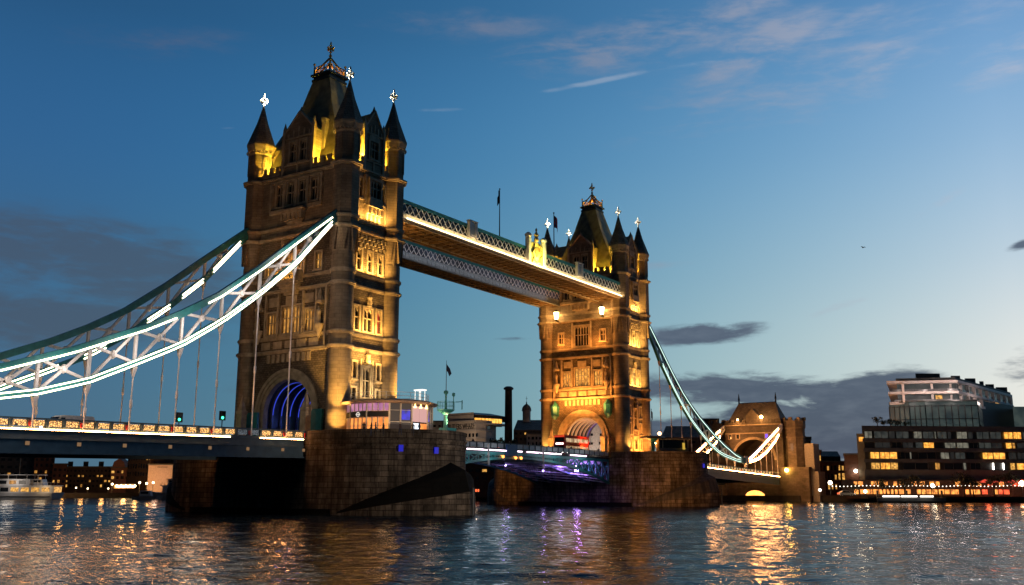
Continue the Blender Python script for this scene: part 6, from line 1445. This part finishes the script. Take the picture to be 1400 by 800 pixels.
house('brick_warehouse', 'dark brown warehouse wall closest to the nearer pier', R4(204, 262, DL-18, 8), 617, masonry('brown brick', (.14, .075, .05), (.11, .06, .04), (.06, .05, .04), .5, .2, .02), 10, [(621, 624)], .05)
house('pale_hall', 'pale flat fronted hall below the brick warehouses', R4(203, 236, DL-26, 6), 636, paint('pale hall panel', (.46, .36, .33), .7), 1, [(638, 639)], 0)
q = at(212, 660, DL-34); lamp('POINT', 'hall_glow', (q.x, q.y, 8), 900, (1, .55, .35), size=1)
t = thing('waterside_terrace', 'brightly lit waterside restaurant terrace with bulbs under the awning', 'terrace', (0, 0, 0))
block(t, 'awning', R4(157, 187, DL-30, 5), 663, 661.5, M_brickd)
A, B = plan([(158, DL-29)])[0], plan([(186, DL-29)])[0]; pane(t, A, B, 0, 1, zof(669, DL-30), zof(663, DL-30), emis('terrace interior', (1, .40, .08), 1.8, (.3, .06, .01), .5), name='lit_interior')
for i in range(9): q = at(159.5+3.1*i, 664.5+.6*(i % 2), DL-31); m_ = MB(); m_.ball(q, .5, 8, 6); m_.build('bulb', emis('warm bulb', (1, .72, .35), 9.0) if i == 0 else bpy.data.materials['warm bulb'], t)
for i, (px, py) in enumerate(((191, 660), (200.5, 661), (209.5, 660), (153.5, 662), (148, 668), (120, 668), (104, 667))):
    q = at(px, py, DL-33); t = thing('quay_lamp', ['white globe lamp right of the lit terrace', 'white globe lamp before the left edge of the pale hall', 'white globe lamp before the middle of the pale hall', 'globe lamp left of the lit terrace', 'low globe lamp below the gabled warehouse', 'globe lamp at the foot of the long dark block', 'leftmost globe lamp below the long dark block'][i], 'lamp', (q.x, q.y, 1.75), group='lamps on the left bank')
    m_ = MB(); m_.rod((0, 0, 0), (0, 0, q.z-1.75), .09, 6); m_.build('post', M_dark, t); m_ = MB(); m_.ball((0, 0, q.z-1.75), .42 if i < 4 else .28, 8, 6); m_.build('globe', emis('quay globe', (1, .75, .42), 9.0) if i == 0 else bpy.data.materials['quay globe'], t)
for px, e in ((170, 2600), (186, 2000), (205, 1500), (85, 1500), (140, 1100), (60, 1200), (112, 900), (232, 1200)): lamp('POINT', 'quay_glow', at(px, 662, DL-36), e, (1, .45, .12), size=.8)

# ------------------------------------------------------------------ boats
M_hull = paint('white hull paint', (.48, .48, .50), .4, var=.15, scale=.6); M_hullg = paint('grey hull paint', (.20, .21, .23), .45, var=.2, scale=.6)
def local(t, px, d, rz=0.0):
    q = at(px, 681, d); t.location = (q.x, q.y, 0); t.rotation_euler = (0, 0, YAW-PI/2+rz)
def cruiser():
    t = thing('river_cruiser', 'white two deck river cruiser with amber lit saloon at the far left', 'boat', (0, 0, 0)); local(t, 82, 318)
    n = [(-30, -3, -.8), (-1.5, -3, -.8), (0, 0, -.8), (-1.5, 3, -.8), (-30, 3, -.8)]
    h = MB(); h.prism(n, 0, 1, [(-31, -3.3, 1.7), (-1.2, -3.3, 2.0), (1.3, 0, 2.2), (-1.2, 3.3, 2.0), (-31, 3.3, 1.7)]); h.build('hull', M_hull, t)
    s = MB(); s.box(-30, -1.8, -3.36, -3.30, .75, .95); s.build('rubbing_strake', M_black, t)
    c = MB(); c.box(-29, -1.0, -2.7, 2.7, 1.9, 4.2); c.build('saloon', M_hull, t)
    for i in range(8):
        w = MB(); x = -28+3.3*i; w.box(x, x+2.5, -2.78, -2.7, 2.4, 3.7); w.build('saloon_window', E_amber if i in (5, 6, 7, 4) else M_glass, t)
    g = MB(); g.box(-1.1, -.9, -2.6, 2.6, 2.2, 3.9); g.build('bow_window', E_amber, t)
    u = MB(); u.box(-29, -9, -2.5, 2.5, 4.4, 6.4); u.build('upper_saloon', M_hull, t); dk = MB(); dk.box(-29.5, -.6, -3.0, 3.0, 4.2, 4.4); dk.build('deck', M_hull, t)
    for i in range(6):
        w = MB(); x = -28+3.1*i; w.box(x, x+2.2, -2.58, -2.5, 4.8, 5.9); w.build('upper_window', [E_amberd, M_glass][i % 2], t)
    r = MB(); r.box(-30, -6, -2.9, 2.9, 7.6, 7.8); r.build('sun_roof', M_hull, t); p = MB()
    for x in (-28, -22, -16, -10, -6.5):
        for y in (-2.6, 2.6): p.rod((x, y, 6.4 if x < -9 else 4.4), (x, y, 7.6), .06, 6)
    p.build('roof_post', M_white, t)
    k = MB(); k.extr([(-8.5, -1.6, 4.4), (-5, -1.6, 4.4), (-5.6, -1.6, 6.3), (-8.5, -1.6, 6.3)], (0, 3.2, 0)); k.build('wheelhouse', M_hull, t); kw = MB(); kw.box(-8.2, -6, -1.66, -1.6, 5.2, 6.0); kw.build('wheelhouse_window', M_glass, t)
    m_ = MB(); m_.rod((-14, 0, 7.8), (-14, 0, 13.0), .14, 6); m_.bar((-16, 0, 11.6), (-12, 0, 11.6), .16); m_.bar((-15, 0, 12.4), (-13, 0, 12.4), .12); m_.build('mast', M_dark, t)
    fr = MB(); fr.box(-1.4, 1.0, -.08, .08, 2.1, 2.9)
    ra = MB()
    for x in range(-8, 1, 1): ra.rod((x, -2.9, 4.4), (x, -2.9, 5.3), .03, 5)
    ra.bar((-9, -2.9, 5.3), (-.7, -2.9, 5.3), .05); ra.build('rail', M_white, t)
    q = t.location; lamp('POINT', 'hull_fill', (q.x-HR.x*4-HF.x*5, q.y-HR.y*4-HF.y*5, 3.5), 300, (1, .7, .4), size=1.6)  # fill lamps added off the boat's side to lighten the hull
    lamp('POINT', 'hull_fill', (q.x-HR.x*14-HF.x*6, q.y-HR.y*14-HF.y*6, 5.5), 600, (1, .85, .7), size=2.0)
cruiser()
def ship():
    t = thing('moored_ship', 'grey and white moored ship with railed decks beside the nearer pier', 'boat', (0, 0, 0)); local(t, 212, 322)
    h = MB(); h.prism([(-1, 0, -.8), (2, -2.6, -.8), (24, -2.6, -.8), (24, 2.6, -.8), (2, 2.6, -.8)], 0, 1, [(-3, 0, 2.6), (1.5, -3, 2.2), (24, -3, 2.2), (24, 3, 2.2), (1.5, 3, 2.2)]); h.build('hull', M_hullg, t)
    c = MB(); c.box(3, 24, -2.4, 2.4, 2.2, 4.3); c.box(2.2, 24, -2.8, 2.8, 4.3, 4.6); c.box(4.5, 24, -2.2, 2.2, 4.6, 6.4); c.build('deckhouse', M_hull, t)
    for i in range(9):
        for z in (2.7, 5.0): w = MB(); x = 5+1.8*i; w.box(x, x+.9, -2.46 if z < 4 else -2.26, -2.4 if z < 4 else -2.2, z, z+1.1); w.build('porthole_window', M_glass, t)
    r = MB()
    for i in range(16): x = 2.6+1.4*i; r.rod((x, -2.75, 4.6), (x, -2.75, 5.5), .04, 5)
    r.bar((2.3, -2.75, 5.5), (24, -2.75, 5.5), .06); r.build('rail', M_white, t)
    ro = MB(); ro.box(4, 24, -2.6, 2.6, 6.4, 6.6); ro.build('roof', M_hullg, t); m_ = MB(); m_.rod((7, 0, 6.6), (7, 0, 10.5), .12, 6); m_.build('mast', M_white, t)
ship()
def tug():
    t = thing('small_launch', 'small white launch lying in front of the moored ship bow', 'boat', (0, 0, 0)); local(t, 200, 312)
    h = MB(); h.prism([(-4, -1.2, -.4), (3.4, -1.2, -.4), (4.6, 0, -.4), (3.4, 1.2, -.4), (-4, 1.2, -.4)], 0, 1, [(-4.2, -1.5, 1.0), (3.6, -1.5, 1.2), (5.2, 0, 1.4), (3.6, 1.5, 1.2), (-4.2, 1.5, 1.0)]); h.build('hull', M_hullg, t)
    c = MB(); c.extr([(-2, -1, 1), (1.8, -1, 1.1), (1.2, -1, 2.8), (-1.8, -1, 2.8)], (0, 2, 0)); c.build('cabin', M_hull, t); w = MB(); w.box(-1.5, .9, -1.06, -1.0, 1.8, 2.5); w.build('cabin_window', M_glass, t)
    m_ = MB(); m_.rod((0, 0, 2.8), (0, 0, 4.8), .06, 6); m_.build('mast', M_white, t)
tug()

# ------------------------------------------------------------------ trees
M_leaf = paint('dark foliage', (.030, .038, .022), .8, var=.5, scale=2.0); M_leaf2 = paint('dusky foliage', (.045, .045, .028), .8, var=.5, scale=2.0); M_bark = paint('bark', (.05, .04, .03), .9)
def tree(label, px, d, ytop, w, seed, zbase=1.75, cat='tree', name='tree', mat=None, n=420, group='trees along the quay'):
    r = random.Random(seed); q = at(px, 640, d); H = zof(ytop, d, px)-zbase; t = thing(name, label, cat, (q.x, q.y, zbase), r.uniform(0, 6), group=group)
    k = MB(); th = H*.42; k.rod((0, 0, 0), (.1, .05, th), .03*H+.05, 8, .018*H+.03); tips = []
    for i in range(7):
        a = 2*PI*i/7+r.uniform(-.3, .3); p = (.1+math.cos(a)*w*.32, math.sin(a)*w*.32, th+H*r.uniform(.15, .42)); k.rod((.1, .05, th*r.uniform(.75, 1)), p, .012*H+.02, 5, .02); tips.append(p)
    k.build('trunk', M_bark, t)
    f = MB(); cl = [(p[0]+r.uniform(-.6, .6), p[1]+r.uniform(-.6, .6), p[2]) for p in tips]+[(r.uniform(-.25, .25)*w, r.uniform(-.25, .25)*w, H*r.uniform(.55, .9)) for _ in range(7)]
    for i in range(n):
        c = r.choice(cl); v = Vector((r.gauss(0, 1), r.gauss(0, 1), r.gauss(0, .8))); v = v.normalized()*w*.21*r.random()**.4; p = Vector(c)+v
        p.z = min(p.z, H); s = r.uniform(.16, .36)*(.5+H/14); a = Vector((r.gauss(0, 1), r.gauss(0, 1), r.gauss(0, .6))).normalized(); b2 = a.orthogonal().normalized(); b3 = a.cross(b2)
        f.poly([p+b2*s, p+b3*s*.6, p-b2*s, p-b3*s*.6])
    f.build('crown', mat or M_leaf, t); return t
for i, (px, d, yt, w) in enumerate(((1236, 278, 652, 4.5), (1250, 277, 649, 4.0), (1316, 277, 646, 6.0), (1328, 276, 650, 4.5), (1356, 278, 648, 5), (1378, 279, 645, 5.5), (1205, 279, 655, 3.6), (1168, 281, 660, 3))):
    tree(['small dark tree left of the middle street lamp', 'slender dark tree just right of a smaller one by the restaurants', 'broad dark tree before the unlit part of the restaurants', 'dark tree directly right of the broad one', 'dark tree between red parasols and apartment block', 'tallest dark tree by the brightest street lamp', 'low dark tree at the left end of the jetty lights', 'bush sized tree by the parked silver car'][i], px, d, yt, w, i+1)
zt = zof(582, 288, 1200)
for i, (px, w, yt) in enumerate(((1204, 2.6, 570), (1213, 3.0, 574), (1222, 2.4, 573), (1232, 2.5, 575), (1243, 2.3, 576))):
    tree(['rounded potted tree at the terrace end of the apartment block', 'bushy terrace shrub second from the terrace end', 'terrace shrub in the middle of the row', 'terrace shrub before the left glazed bay', 'terrace shrub nearest the green glass'][i], px, 291+i, yt, w, 40+i, zbase=zt-.4, n=260, group='shrubs on the apartment terrace')
for i, (px, d, yt, w) in enumerate(((676, 318, 589, 6), (687, 320, 594, 6), (664, 316, 598, 5), (703, 322, 596, 5), (588, 330, 586, 6))):
    tree(['dark tree against the right corner of the pale wharf', 'dark tree at the foot of the brick chimney', 'low dark tree in front of the pale wharf windows', 'dark tree right of the chimney foot', 'dark bushy tree behind the kiosk'][i], px, d, yt, w, 60+i, n=600, group='trees by the wharf')

# ------------------------------------------------------------------ a gull
q = at(1180, 338.5, 150); t = thing('gull', 'small dark gull flying alone in the open sky', 'bird', q, 1.0)
m_ = MB(); m_.lathe(0, 0, [(.02, -.22), (.07, -.12), (.09, .02), (.06, .14), (.02, .22)], 8)
for v in range(len(m_.v)): x, y, z = m_.v[v]; m_.v[v] = (z, y, x)
m_.build('body', M_dark, t)
for s in (-1, 1): m_ = MB(); m_.extr([(.08, 0, .03), (.02, s*.28, .16), (-.06, s*.55, .06), (-.08, s*.52, .05), (-.1, s*.25, .13), (-.06, 0, .02)], (0, 0, .015)); m_.build('wing', M_dark, t)
